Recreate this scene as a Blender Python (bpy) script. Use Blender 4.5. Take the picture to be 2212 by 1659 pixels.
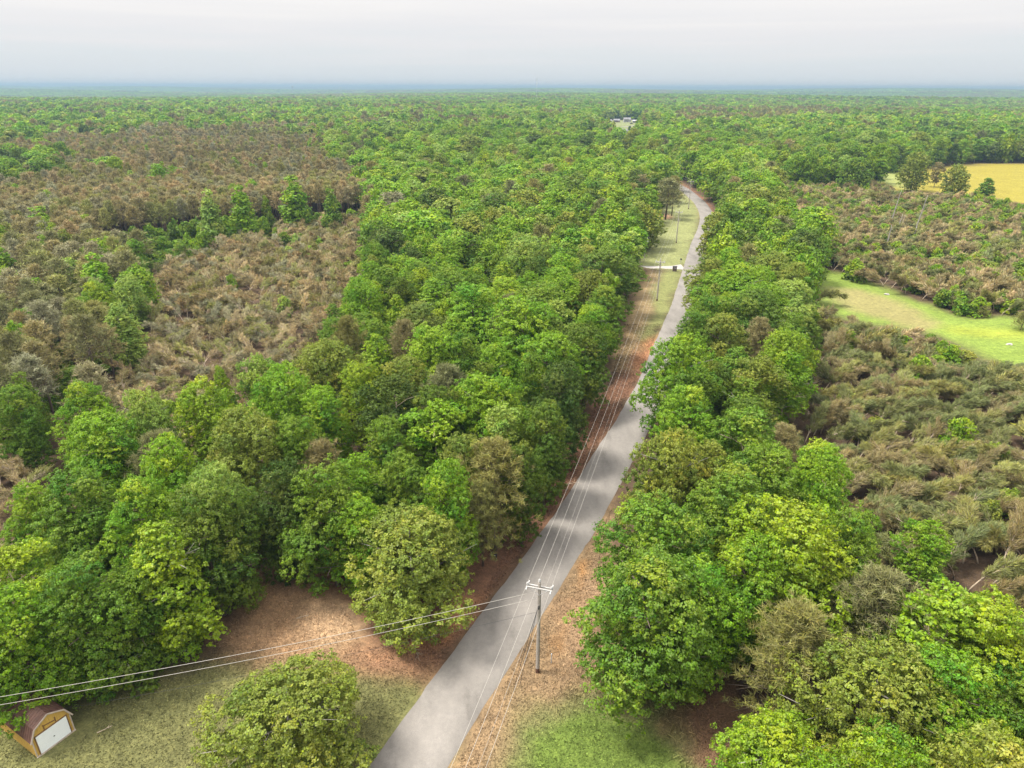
import bpy, math, random
import numpy as np
R = math.radians
# ---------------------------------------------------------------- camera, world, sun, exposure
for o in list(bpy.data.objects): bpy.data.objects.remove(o)
SC = bpy.context.scene
COL = SC.collection
CAMH = 50.0; PITCH = R(23.5); ROLL = R(.2); FPX = 683.0
cd = bpy.data.cameras.new('camera'); cam = bpy.data.objects.new('camera', cd); COL.objects.link(cam)
cam.location = (0, 0, CAMH)
from mathutils import Matrix, Vector, Euler, noise as mnoise
cam.rotation_euler = (Matrix.Rotation(R(90) - PITCH, 3, 'X') @ Matrix.Rotation(ROLL, 3, 'Z')).to_euler()
cd.sensor_width = 36; cd.lens = 36 * FPX / 1024; cd.clip_start = .5; cd.clip_end = 60000
SC.camera = cam
SC.render.engine = 'CYCLES'
SC.view_settings.view_transform = 'Standard'; SC.view_settings.look = 'None'
SC.view_settings.exposure = 1.6; SC.view_settings.gamma = 1
SC.cycles.volume_bounces = 1; SC.cycles.max_bounces = 6; SC.cycles.transparent_max_bounces = 8
SUN_EL = R(62); SUN_AZ = R(-92)          # azimuth from +Y towards +X: the sun stands to the left
W = bpy.data.worlds.new('World'); SC.world = W; W.use_nodes = True
nt = W.node_tree; nt.nodes.clear()
def N(nt, t, **k):
    n = nt.nodes.new(t)
    for a, b in k.items(): setattr(n, a, b)
    return n
def ramp(nt, stops, interp='LINEAR'):
    n = nt.nodes.new('ShaderNodeValToRGB'); n.color_ramp.interpolation = interp
    e = n.color_ramp.elements
    while len(e) > 1: e.remove(e[-1])
    e[0].position = stops[0][0]; e[0].color = (*stops[0][1], 1)
    for p, c in stops[1:]:
        x = e.new(p); x.color = (*c, 1)
    return n
sky = N(nt, 'ShaderNodeTexSky', sky_type='NISHITA'); sky.sun_disc = False
sky.sun_elevation = SUN_EL; sky.sun_rotation = SUN_AZ; sky.air_density = 1.2; sky.dust_density = 1.5
tc = N(nt, 'ShaderNodeTexCoord'); sep = N(nt, 'ShaderNodeSeparateXYZ')
nt.links.new(tc.outputs['Generated'], sep.inputs[0])
# thin high overcast: colour follows elevation, streaks stretched along the horizon
mapn = N(nt, 'ShaderNodeMapping'); mapn.inputs['Scale'].default_value = (1.3, 1.3, 34)
nt.links.new(tc.outputs['Generated'], mapn.inputs[0])
nz = N(nt, 'ShaderNodeTexNoise'); nz.inputs['Scale'].default_value = 1.6; nz.inputs['Detail'].default_value = 6
nz.inputs['Roughness'].default_value = .5; nz.inputs['Distortion'].default_value = .4
nt.links.new(mapn.outputs[0], nz.inputs[0])
ad = N(nt, 'ShaderNodeMath', operation='MULTIPLY_ADD'); ad.inputs[1].default_value = .09; ad.inputs[2].default_value = -.045
nt.links.new(nz.outputs[0], ad.inputs[0])
ad2 = N(nt, 'ShaderNodeMath', operation='ADD'); nt.links.new(sep.outputs[2], ad2.inputs[0]); nt.links.new(ad.outputs[0], ad2.inputs[1])
cr = ramp(nt, [(0, (3.6, 3.78, 3.95)), (.03, (3.65, 3.85, 4.0)), (.06, (4.05, 4.0, 4.1)), (.1, (4.5, 4.35, 4.3)), (.35, (8.3, 8.0, 7.7)), (.7, (13, 12.6, 12.1)), (1, (15, 14.5, 14))])
nt.links.new(ad2.outputs[0], cr.inputs[0])
mx = N(nt, 'ShaderNodeMix', data_type='RGBA'); mx.inputs[0].default_value = .94
nt.links.new(sky.outputs[0], mx.inputs[6]); nt.links.new(cr.outputs[0], mx.inputs[7])
bg = N(nt, 'ShaderNodeBackground'); bg.inputs[1].default_value = .07
out = N(nt, 'ShaderNodeOutputWorld')
nt.links.new(mx.outputs[2], bg.inputs[0]); nt.links.new(bg.outputs[0], out.inputs[0])
sd = bpy.data.lights.new('sun', 'SUN'); sun = bpy.data.objects.new('sun', sd); COL.objects.link(sun)
sd.energy = 2.4; sd.angle = R(14); sd.color = (1, .95, .86)
sv = Vector((math.sin(SUN_AZ) * math.cos(SUN_EL), math.cos(SUN_AZ) * math.cos(SUN_EL), math.sin(SUN_EL)))
sun.rotation_euler = sv.to_track_quat('Z', 'Y').to_euler(); sun.location = (0, 0, 300)

rng = np.random.default_rng(7); random.seed(7)
# ---------------------------------------------------------------- survey: photo co-ordinates (2212 wide) <-> ground plan
S_ = 1024 / 2212
def P(x, y, h=0.0):
    u = (x * S_ - 512) / FPX; v = (y * S_ - 384) / FPX
    u, v = u * math.cos(ROLL) + v * math.sin(ROLL), -u * math.sin(ROLL) + v * math.cos(ROLL)
    t = (CAMH - h) / (math.sin(PITCH) + v * math.cos(PITCH))
    return u * t, t * (math.cos(PITCH) - v * math.sin(PITCH))
def proj(X, Y, Z):
    X = np.asarray(X, float); Y = np.asarray(Y, float); Z = np.asarray(Z, float) - CAMH
    d = Y * math.cos(PITCH) - Z * math.sin(PITCH)
    dn = -Z * math.cos(PITCH) - Y * math.sin(PITCH)
    u = X / d; v = dn / d
    u, v = u * math.cos(ROLL) - v * math.sin(ROLL), u * math.sin(ROLL) + v * math.cos(ROLL)
    return (u * FPX + 512) / S_, (v * FPX + 384) / S_
def terrain(x, y):
    x = np.asarray(x, float); y = np.asarray(y, float)
    d = np.hypot(x, y)
    a = np.clip((d - 500) / 2000, 0, 1) * 13 + np.clip((d - 3500) / 9000, 0, 1) * 16
    z = a * (np.sin(x / 610 + 1.3) * .4 + np.sin(y / 470 + x / 900 + .6) * .5 + np.sin(y / 1900 - x / 2600) * .5)
    z = z - np.clip((d - 2600) / 1600, 0, 1) * 10 + np.clip((d - 4600) / 2600, 0, 1) * (20 + 5 * np.sin(x / 1300 + .7) + 3 * np.sin(x / 420)) + np.clip((d - 12000) / 9000, 0, 1) * 22
    return z
def inpoly(poly, X, Y):
    X = np.asarray(X, float); Y = np.asarray(Y, float); r = np.zeros(X.shape, bool)
    n = len(poly)
    for i in range(n):
        x1, y1 = poly[i]; x2, y2 = poly[(i + 1) % n]
        if y1 == y2: continue
        c = ((y1 > Y) != (y2 > Y)) & (X < (x2 - x1) * (Y - y1) / (y2 - y1) + x1)
        r ^= c
    return r
def polydist(pts, X, Y, closed=True):
    X = np.asarray(X, float); Y = np.asarray(Y, float); best = np.full(X.shape, 1e9)
    n = len(pts)
    for i in range(n if closed else n - 1):
        x1, y1 = pts[i]; x2, y2 = pts[(i + 1) % n]
        dx, dy = x2 - x1, y2 - y1
        t = np.clip(((X - x1) * dx + (Y - y1) * dy) / (dx * dx + dy * dy + 1e-9), 0, 1)
        best = np.minimum(best, np.hypot(X - x1 - t * dx, Y - y1 - t * dy))
    return best
def G(l, h=0): return [P(x, y, h) for x, y in l]

# ---------------------------------------------------------------- object helpers
def mesh_np(name, V, F, mat=None, cols=None, smooth=False):
    """V (n,3); F (m,k) faces of equal length; cols dict name -> (n,3) or (n,)"""
    V = np.asarray(V, np.float32); F = np.asarray(F, np.int32)
    me = bpy.data.meshes.new(name)
    me.vertices.add(len(V)); me.vertices.foreach_set('co', V.ravel())
    m, k = F.shape
    me.loops.add(m * k); me.loops.foreach_set('vertex_index', F.ravel())
    me.polygons.add(m); me.polygons.foreach_set('loop_start', np.arange(m, dtype=np.int32) * k)
    me.polygons.foreach_set('loop_total', np.full(m, k, np.int32))
    if smooth: me.polygons.foreach_set('use_smooth', np.ones(m, bool))
    me.update(calc_edges=True)
    for nme, c in (cols or {}).items():
        c = np.asarray(c, np.float32)
        if c.ndim == 1:
            a = me.attributes.new(nme, 'FLOAT', 'POINT'); a.data.foreach_set('value', c)
        else:
            a = me.attributes.new(nme, 'FLOAT_COLOR', 'POINT')
            a.data.foreach_set('color', np.concatenate([c, np.ones((len(c), 1), np.float32)], 1).ravel())
    if mat: me.materials.append(mat)
    return me
def link(name, me, parent=None, loc=None, rz=None):
    o = bpy.data.objects.new(name, me); COL.objects.link(o)
    if parent: o.parent = parent
    if loc is not None: o.location = loc
    if rz is not None: o.rotation_euler = (0, 0, rz)
    return o
def tag(o, label=None, cat=None, group=None, kind=None):
    if label: o['label'] = label
    if cat: o['category'] = cat
    if group: o['group'] = group
    if kind: o['kind'] = kind
    return o
def empty(name, loc, rz=0, **k):
    o = link(name, None, None, loc, rz); o.empty_display_size = .5
    return tag(o, **k)
class MB:
    def __init__(s): s.v = []; s.f = []
    def box(s, c, size, rz=0, M=None):
        a, b, h = [q / 2 for q in size]; i = len(s.v)
        for z in (-h, h):
            for x, y in ((-a, -b), (a, -b), (a, b), (-a, b)):
                p = Vector((x, y, z))
                if M: p = M @ p
                elif rz: p = Matrix.Rotation(rz, 3, 'Z') @ p
                s.v.append(tuple(p + Vector(c)))
        s.f += [(i, i + 3, i + 2, i + 1), (i + 4, i + 5, i + 6, i + 7), (i, i + 1, i + 5, i + 4), (i + 1, i + 2, i + 6, i + 5), (i + 2, i + 3, i + 7, i + 6), (i + 3, i, i + 4, i + 7)]
        return s
    def tube(s, pts, rad, n=8, cap=True):
        i0 = len(s.v); m = len(pts)
        if not hasattr(rad, '__len__'): rad = [rad] * m
        pts = [Vector(p) for p in pts]
        for k, p in enumerate(pts):
            d = (pts[min(k + 1, m - 1)] - pts[max(k - 1, 0)]).normalized()
            a = d.orthogonal().normalized() if abs(d.z) < .95 else Vector((1, 0, 0))
            a = (a - d * a.dot(d)).normalized(); b = d.cross(a)
            for j in range(n):
                t = 2 * math.pi * j / n
                s.v.append(tuple(p + (a * math.cos(t) + b * math.sin(t)) * rad[k]))
        for k in range(m - 1):
            for j in range(n):
                q = i0 + k * n
                s.f.append((q + j, q + (j + 1) % n, q + n + (j + 1) % n, q + n + j))
        if cap:
            s.f.append(tuple(i0 + j for j in range(n))[::-1]); s.f.append(tuple(i0 + (m - 1) * n + j for j in range(n)))
        return s
    def lathe(s, prof, c=(0, 0, 0), n=12):
        i0 = len(s.v)
        for r, z in prof:
            for j in range(n):
                t = 2 * math.pi * j / n; s.v.append((c[0] + r * math.cos(t), c[1] + r * math.sin(t), c[2] + z))
        for k in range(len(prof) - 1):
            for j in range(n):
                q = i0 + k * n; s.f.append((q + j, q + (j + 1) % n, q + n + (j + 1) % n, q + n + j))
        return s
    def face(s, pts):
        i = len(s.v); s.v += [tuple(p) for p in pts]; s.f.append(tuple(range(i, i + len(pts)))); return s
    def mesh(s, name, mat, smooth=False):
        me = bpy.data.meshes.new(name); me.from_pydata(s.v, [], s.f); me.update()
        if smooth: me.polygons.foreach_set('use_smooth', [True] * len(me.polygons))
        me.materials.append(mat); return me
    def build(s, name, mat, parent=None, smooth=False, loc=None, rz=None):
        return link(name, s.mesh(name, mat, smooth), parent, loc, rz)

# ---------------------------------------------------------------- materials
def mat_base(name):
    m = bpy.data.materials.new(name); m.use_nodes = True; nt = m.node_tree; nt.nodes.clear()
    o = N(nt, 'ShaderNodeOutputMaterial'); return m, nt, o
def simple(name, col, rough=.7, var=.15, scale=3, metallic=0, bump=0, stretch=None, spec=.3):
    m, nt, o = mat_base(name)
    b = N(nt, 'ShaderNodeBsdfPrincipled'); b.inputs['Roughness'].default_value = rough; b.inputs['Metallic'].default_value = metallic
    b.inputs['Specular IOR Level'].default_value = spec
    t = N(nt, 'ShaderNodeTexCoord'); mp = N(nt, 'ShaderNodeMapping')
    if stretch: mp.inputs['Scale'].default_value = stretch
    nt.links.new(t.outputs['Object'], mp.inputs[0])
    n = N(nt, 'ShaderNodeTexNoise'); n.inputs['Scale'].default_value = scale; n.inputs['Detail'].default_value = 6
    nt.links.new(mp.outputs[0], n.inputs[0])
    lo = tuple(c * (1 - var * 2) for c in col); hi = tuple(min(1, c * (1 + var * 2)) for c in col)
    r = ramp(nt, [(.25, lo), (.75, hi)]); nt.links.new(n.outputs[0], r.inputs[0]); nt.links.new(r.outputs[0], b.inputs['Base Color'])
    if bump:
        bp = N(nt, 'ShaderNodeBump'); bp.inputs['Strength'].default_value = bump; bp.inputs['Distance'].default_value = .05
        nt.links.new(n.outputs[0], bp.inputs['Height']); nt.links.new(bp.outputs[0], b.inputs['Normal'])
    nt.links.new(b.outputs[0], o.inputs[0]); return m
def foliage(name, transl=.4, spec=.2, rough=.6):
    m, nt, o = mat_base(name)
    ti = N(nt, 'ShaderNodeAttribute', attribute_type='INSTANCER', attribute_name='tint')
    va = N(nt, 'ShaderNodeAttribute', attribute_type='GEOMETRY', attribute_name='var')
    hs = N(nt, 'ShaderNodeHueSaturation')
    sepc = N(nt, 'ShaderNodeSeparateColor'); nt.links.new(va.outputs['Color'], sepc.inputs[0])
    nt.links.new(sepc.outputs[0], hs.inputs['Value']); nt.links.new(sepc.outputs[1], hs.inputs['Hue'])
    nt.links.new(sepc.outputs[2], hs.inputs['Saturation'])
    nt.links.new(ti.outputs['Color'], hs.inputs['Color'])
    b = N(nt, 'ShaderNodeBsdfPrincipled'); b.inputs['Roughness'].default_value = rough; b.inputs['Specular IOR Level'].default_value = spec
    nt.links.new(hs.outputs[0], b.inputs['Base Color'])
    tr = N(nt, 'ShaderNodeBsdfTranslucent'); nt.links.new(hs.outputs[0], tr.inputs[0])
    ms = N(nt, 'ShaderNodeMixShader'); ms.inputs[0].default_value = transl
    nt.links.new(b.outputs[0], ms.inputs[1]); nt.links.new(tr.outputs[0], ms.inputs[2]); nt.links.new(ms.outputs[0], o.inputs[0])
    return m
LEAF = foliage('leaf'); NEEDLE = foliage('needle', .15, .25, .7)
BARK = simple('bark', (.13, .1, .08), .9, .25, 4, bump=.5, stretch=(3, 3, .6))
PALEBARK = simple('pale_bark', (.36, .29, .215), .9, .2, 4)
GREYBARK = simple('grey_bark', (.24, .22, .2), .9, .2, 4)

# ---------------------------------------------------------------- ground plan
roadL = [P(*q) for q in [(796,1659),(927,1472),(1009.6,1367),(1105.4,1236.6),(1201,1110),(1289,973),(1336,901),(1379,826),(1414.5,740),(1450,661.5),(1475,583),(1492.6,526),(1506.5,496.6),(1512,477.5),(1511,458),(1499,437.6),(1470,411)]]
roadL = [(-24.5, 8.5), (-17.9, 23.2)] + roadL + [(88.5, 410), (87.5, 450), (82, 500), (75, 560), (70, 640), (80, 760), (110, 900), (190, 1040)]
def resample(pts, step):
    pts = np.array(pts); d = np.r_[0, np.cumsum(np.hypot(*np.diff(pts, axis=0).T))]
    # catmull-rom smoothing through cubic interpolation of cumulative length
    s = np.arange(0, d[-1], step); x = np.interp(s, d, pts[:, 0]); y = np.interp(s, d, pts[:, 1])
    k = np.hanning(max(3, int(26 / step) | 1)); k /= k.sum(); h = len(k) // 2
    xp = np.r_[2 * x[0] - x[1:h + 1][::-1], x, 2 * x[-1] - x[-h - 1:-1][::-1]]; yp = np.r_[2 * y[0] - y[1:h + 1][::-1], y, 2 * y[-1] - y[-h - 1:-1][::-1]]
    return np.stack([np.convolve(xp, k, 'valid'), np.convolve(yp, k, 'valid')], 1)
RL = resample(roadL, 1.0)
tg = np.gradient(RL, axis=0); tg /= np.hypot(*tg.T)[:, None]; nrm = np.stack([tg[:, 1], -tg[:, 0]], 1)
RW = 5.7
RC = RL + nrm * RW / 2
roadC = [tuple(p) for p in RC[::8]]
OPEN = dict(
    dirt=G([(545,1235),(650,1245),(760,1330),(780,1400),(930,1380),(1040,1290),(1130,1120),(1210,990),(1285,880),(1330,800),(1289,973),(1201,1110),(1105,1236),(1010,1367),(927,1472),(796,1659),(700,1900),(-300,1900),(-150,1640),(20,1500),(160,1530),(330,1480),(450,1420),(455,1370),(520,1320)]),
    verge=G([(1440,722),(1400,790),(1375,940),(1325,1080),(1310,1160),(1295,1300),(1300,1400),(1380,1480),(1480,1500),(1570,1560),(1580,1900),(700,2100),(955,1659),(1066,1480),(1149,1354),(1227,1232),(1314,1097),(1375,937),(1430,760)]),
    strip=G([(1395,585),(1350,690),(1325,800),(1290,880),(1300,973),(1379,826),(1450,661),(1475,583)]),
    lawn=G([(1350,575),(1385,540),(1395,500),(1425,455),(1432,420),(1440,390),(1415,370),(1440,362),(1475,400),(1512,440),(1530,455),(1512,480),(1500,520),(1478,585)]),
    green=G([(1765,580),(1830,592),(1960,640),(2100,690),(2212,680),(2400,690),(2400,860),(2212,800),(2080,750),(1990,715),(1860,700),(1760,665)]),
    field=[P(1870,388), P(1900,368), (236,452), P(2090,356), P(2212,354), (420,480), (430,330), P(2212,440), P(2100,420), P(1930,412)],
    yard=[P(1380,296), P(1395,262), P(1285,264), P(1310,300), P(1330,330), P(1365,330)],
)
GULLY = G([(297,390),(440,372),(680,350),(690,362),(440,392),(330,415)])      # logging gap between the two pine stands
def noise2(x, y, s, seed=0):
    """cheap smooth value noise"""
    x = np.asarray(x, float) / s + seed * 17.3; y = np.asarray(y, float) / s - seed * 9.1
    xi = np.floor(x).astype(int); yi = np.floor(y).astype(int); fx = x - xi; fy = y - yi
    fx = fx * fx * (3 - 2 * fx); fy = fy * fy * (3 - 2 * fy)
    def h(a, b):
        n = (a * 374761393 + b * 668265263) & 0x7fffffff; n = ((n ^ (n >> 13)) * 1274126177) & 0x7fffffff
        return ((n ^ (n >> 16)) & 0xffff) / 65535.
    return (h(xi, yi) * (1 - fx) + h(xi + 1, yi) * fx) * (1 - fy) + (h(xi, yi + 1) * (1 - fx) + h(xi + 1, yi + 1) * fx) * fy
def fbm(x, y, s, seed=0): return (noise2(x, y, s, seed) * .5 + noise2(x, y, s / 2.1, seed + 1) * .3 + noise2(x, y, s / 4.3, seed + 2) * .2)

LIT = (.085, .058, .038); STRAW = (.17, .092, .058); TAN = (.33, .21, .12); OLIVE = (.15, .15, .06); DRY = (.28, .2, .11)
LAWN = (.21, .225, .095); GREEN = (.115, .165, .034); CLAY = (.34, .17, .09); YEL = (.25, .215, .035)
# ordered soft zones: colour, polygon in photo co-ordinates on the ground, feather (m)
SOIL = [
    (STRAW, [(560,1210),(760,1340),(850,1420),(930,1470),(1010,1367),(1105,1236),(1201,1110),(1289,973),(1379,826),(1414,740),(1370,740),(1290,880),(1180,960),(1100,1080),(1000,1200),(800,1200)], 1.2),
    (OLIVE, [(1100,1900),(927,1480),(830,1450),(560,1400),(330,1450),(20,1480),(-300,1640),(-300,2200),(700,2200)], 3.),
    (TAN, [(540,1260),(650,1250),(750,1320),(800,1400),(740,1450),(620,1440),(480,1420),(470,1360)], 2.5),
    ((.39,.265,.16), [(650,1290),(740,1320),(760,1380),(700,1400),(640,1340)], 1.8),
    (CLAY, [(900,1350),(1010,1310),(1060,1290),(1030,1340),(960,1400),(900,1400)], 1.4),
    ((.3,.17,.1), [(760,1400),(930,1380),(900,1470),(800,1460)], 2),
    ((.24,.165,.095), [(955,1659),(1066,1480),(1149,1354),(1227,1232),(1314,1097),(1340,1080),(1310,1300),(1330,1500),(1180,1600),(1100,1700),(900,1900)], 1.2),
    ((.3, .165, .07), [(1168,1412),(1210,1330),(1258,1245),(1275,1205),(1286,1210),(1270,1252),(1226,1338),(1186,1412)], .5),
    ((.3, .2, .12), [(1200,1300),(1300,1250),(1310,1400),(1200,1440)], 2),
    (OLIVE, [(1120,1540),(1250,1470),(1400,1460),(1500,1500),(1560,1560),(1500,1900),(1000,1900),(1090,1640)], 2.2),
    (GREEN, [(1130,1660),(1190,1590),(1270,1545),(1360,1535),(1440,1580),(1480,1660),(1460,1900),(1060,1900)], 1.3),
    ((.17,.1,.06), [(1480,1470),(1600,1480),(1640,1900),(1520,1900),(1500,1620),(1450,1560)], 1.5),
    ((.26,.19,.1), [(1395,585),(1350,690),(1325,800),(1355,800),(1400,700),(1425,585)], 3.),
    ((.185,.195,.075), [(1425,585),(1400,700),(1390,760),(1414,740),(1450,661),(1475,583)], 2.),
    (CLAY, [(1395,740),(1425,725),(1425,745),(1380,800),(1365,790)], 2),
    (LAWN, [(1340,573),(1385,540),(1395,500),(1425,455),(1432,420),(1415,365),(1445,362),(1475,400),(1512,440),(1512,480),(1500,520),(1478,585)], 2.),
    ((.3,.17,.11), [(1380,468),(1450,461),(1448,474),(1370,480)], 2.),
    ((.3,.15,.1), [(1450,380),(1520,430),(1545,470),(1520,470),(1512,440),(1440,384)], 3.),
    ((.17,.235,.045), [(1765,580),(1830,592),(1960,640),(2100,690),(2212,680),(2400,690),(2400,860),(2212,800),(2080,750),(1990,715),(1860,700),(1760,665)], 2.5),
    ((.23,.21,.085), [(1790,620),(1850,625),(1960,655),(2030,700),(1990,715),(1900,690),(1800,655)], 2.5),
    ((.23,.27,.04), [(2040,705),(2212,715),(2400,720),(2400,750),(2212,735),(2060,722)], 3),
]
SOILG = [(c, G(p), f) for c, p, f in SOIL]
FIELDP = OPEN['field']; YARDP = OPEN['yard']
def soil(X, Y):
    C = np.empty(X.shape + (3,)); C[:] = LIT
    m = fbm(X, Y, 9, 5)[..., None]; C *= .75 + .5 * m
    far = np.clip((np.hypot(X, Y) - 600) / 1500, 0, 1)[..., None]
    C = C * (1 - far) + np.array((.06, .085, .03)) * far * (.7 + .6 * fbm(X, Y, 160, 9)[..., None])
    Xw = X + (fbm(X, Y, 5, 1) - .5) * 5; Yw = Y + (fbm(X, Y, 5, 3) - .5) * 5
    near = (Y < 330) & (np.abs(X) < 420)
    def lay(c, poly, f, msk, amp=1):
        if not msk.any(): return
        xs, ys = Xw[msk], Yw[msk]
        d = polydist(poly, xs, ys); s = np.where(inpoly(poly, xs, ys), d, -d)
        a = np.clip(s / (2 * f) + .5, 0, 1); a = (a * a * (3 - 2 * a))[:, None]
        v = (.78 + .44 * fbm(X[msk], Y[msk], 3.5, 4))[:, None]
        C[msk] = C[msk] * (1 - a) + np.array(c) * v * a
    for c, p, f in SOILG: lay(c, p, f, near | (np.abs(X) < 300) & (Y < 560))
    lay(YEL, FIELDP, 3, (Y > 280) & (Y < 620) & (X > 60))
    lay((.24, .27, .09), [P(1868,390), P(1900,366), P(1960,362), P(1960,410)], 9, (Y > 280) & (Y < 620) & (X > 60))
    lay((.18, .2, .09), YARDP, 8, (Y > 500) & (Y < 1300) & (np.abs(X) < 400))
    return C * .84
def axis(segs):
    out = []
    for a, b, s in segs: out += list(np.arange(a, b, s))
    return np.array(out)
ax = axis([(-30000, -6000, 800), (-6000, -1500, 250), (-1500, -300, 40), (-300, -60, 3), (-60, 60, .8), (60, 300, 3), (300, 1500, 40), (1500, 6000, 250), (6000, 30001, 800)])
ay = axis([(-400, -20, 40), (-20, 25, 3), (25, 130, .9), (130, 330, 2.), (330, 620, 5), (620, 1300, 20), (1300, 3000, 60), (3000, 8000, 160), (8000, 34001, 500)])
GX, GY = np.meshgrid(ax, ay)
GZ = terrain(GX, GY)
rd = np.full(GX.shape, 99.); msk = (np.abs(GX) < 320) & (GY < 700)
rd[msk] = polydist(roadC, GX[msk], GY[msk], False)
GZ = GZ + (fbm(GX, GY, 14, 8) - .5) * .5 * np.clip((rd - 4) / 5, 0, 1) * (np.hypot(GX, GY) < 400)
GC = soil(GX, GY)
nx = len(ax); ny = len(ay)
i = np.arange((ny - 1) * (nx - 1)); r_ = i // (nx - 1); c_ = i % (nx - 1); q = r_ * nx + c_
GF = np.stack([q, q + 1, q + nx + 1, q + nx], 1)
m, nt, o = mat_base('ground')
at = N(nt, 'ShaderNodeAttribute', attribute_name='soil'); t = N(nt, 'ShaderNodeTexCoord')
def nse(sc, det=5, rough=.6, src=None):
    n = N(nt, 'ShaderNodeTexNoise'); n.inputs['Scale'].default_value = sc; n.inputs['Detail'].default_value = det; n.inputs['Roughness'].default_value = rough
    nt.links.new(src or t.outputs['Object'], n.inputs[0]); return n
n1 = nse(.9, 8, .75); n2 = nse(6, 4, .7); n3 = nse(.02, 3)
r1 = ramp(nt, [(.3, (.6, .6, .62)), (.5, (.97, .98, .97)), (.72, (1.42, 1.36, 1.26))]); nt.links.new(n1.outputs[0], r1.inputs[0])
r2 = ramp(nt, [(.3, (.55, .55, .55)), (.5, (1, 1, 1)), (.7, (1.5, 1.45, 1.4))]); nt.links.new(n2.outputs[0], r2.inputs[0])
a = N(nt, 'ShaderNodeMix', data_type='RGBA', blend_type='MULTIPLY'); a.inputs[0].default_value = 1
nt.links.new(at.outputs['Color'], a.inputs[6]); nt.links.new(r1.outputs[0], a.inputs[7])
b2 = N(nt, 'ShaderNodeMix', data_type='RGBA', blend_type='MULTIPLY'); b2.inputs[0].default_value = .75
nt.links.new(a.outputs[2], b2.inputs[6]); nt.links.new(r2.outputs[0], b2.inputs[7])
bs = N(nt, 'ShaderNodeBsdfPrincipled'); bs.inputs['Roughness'].default_value = .95; bs.inputs['Specular IOR Level'].default_value = .1
bp = N(nt, 'ShaderNodeBump'); bp.inputs['Strength'].default_value = .6; bp.inputs['Distance'].default_value = .12
nt.links.new(n2.outputs[0], bp.inputs['Height']); nt.links.new(bp.outputs[0], bs.inputs['Normal'])
nt.links.new(b2.outputs[2], bs.inputs['Base Color']); nt.links.new(bs.outputs[0], o.inputs[0])
GROUNDM = m
ground = link('ground', mesh_np('ground', np.stack([GX.ravel(), GY.ravel(), GZ.ravel()], 1), GF, GROUNDM, {'soil': GC.reshape(-1, 3)}, True))
tag(ground, kind='structure')

# road: a low cambered sheet laid on the verge, pale weathered tarmac with patches and a dusty edge
def ribbon(line, normals, offs, zfun):
    n = len(line); k = len(offs); V = []
    for o_, zz in offs:
        p = line + normals * o_; V.append(np.stack([p[:, 0], p[:, 1], terrain(p[:, 0], p[:, 1]) + zz], 1))
    V = np.stack(V, 1).reshape(-1, 3)
    i = np.arange((n - 1) * (k - 1)); r_ = i // (k - 1); c_ = i % (k - 1); q = r_ * k + c_
    return V, np.stack([q, q + 1, q + k + 1, q + k], 1)
m, nt, o = mat_base('tarmac'); t = N(nt, 'ShaderNodeTexCoord')
mp = N(nt, 'ShaderNodeMapping'); mp.inputs['Rotation'].default_value = (0, 0, R(28)); mp.inputs['Scale'].default_value = (1, .35, 1)
nt.links.new(t.outputs['Object'], mp.inputs[0])
n1 = nse(.35, 5, .6, mp.outputs[0]); n2 = nse(18, 3, .7); n3 = nse(2.2, 5, .65)
r1 = ramp(nt, [(.3, (.13, .12, .11)), (.45, (.178, .165, .152)), (.62, (.205, .19, .175)), (.75, (.235, .218, .2))]); nt.links.new(n1.outputs[0], r1.inputs[0])
r2 = ramp(nt, [(.3, (.8, .8, .8)), (.7, (1.15, 1.15, 1.15))]); nt.links.new(n2.outputs[0], r2.inputs[0])
r3 = ramp(nt, [(.3, (.9, .9, .9)), (.7, (1.07, 1.06, 1.05))]); nt.links.new(n3.outputs[0], r3.inputs[0])
a = N(nt, 'ShaderNodeMix', data_type='RGBA', blend_type='MULTIPLY'); a.inputs[0].default_value = 1
nt.links.new(r1.outputs[0], a.inputs[6]); nt.links.new(r2.outputs[0], a.inputs[7])
b2 = N(nt, 'ShaderNodeMix', data_type='RGBA', blend_type='MULTIPLY'); b2.inputs[0].default_value = 1
nt.links.new(a.outputs[2], b2.inputs[6]); nt.links.new(r3.outputs[0], b2.inputs[7])
bs = N(nt, 'ShaderNodeBsdfPrincipled'); bs.inputs['Roughness'].default_value = .85; bs.inputs['Specular IOR Level'].default_value = .25
nt.links.new(b2.outputs[2], bs.inputs['Base Color']); nt.links.new(bs.outputs[0], o.inputs[0]); TARMAC = m
wob = (fbm(RC[:, 0], RC[:, 1], 7, 2) - .5) * .3 + (fbm(RC[:, 0], RC[:, 1], 1.3, 4) - .5) * .22; wob2 = (fbm(RC[:, 0], RC[:, 1], 6, 12) - .5) * .3 + (fbm(RC[:, 0], RC[:, 1], 1.3, 14) - .5) * .22
V, F = ribbon(RC, nrm, [(-2.95, -.05), (-2.85, .05), (-1.4, .09), (0, .11), (1.4, .09), (2.85, .05), (2.95, -.05)], None)
V[0::7, :2] -= nrm * wob[:, None]; V[1::7, :2] -= nrm * wob[:, None]; V[5::7, :2] += nrm * wob2[:, None]; V[6::7, :2] += nrm * wob2[:, None]
tag(link('road', mesh_np('road', V, F[:, ::-1], TARMAC, None, False)), kind='structure')
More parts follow.
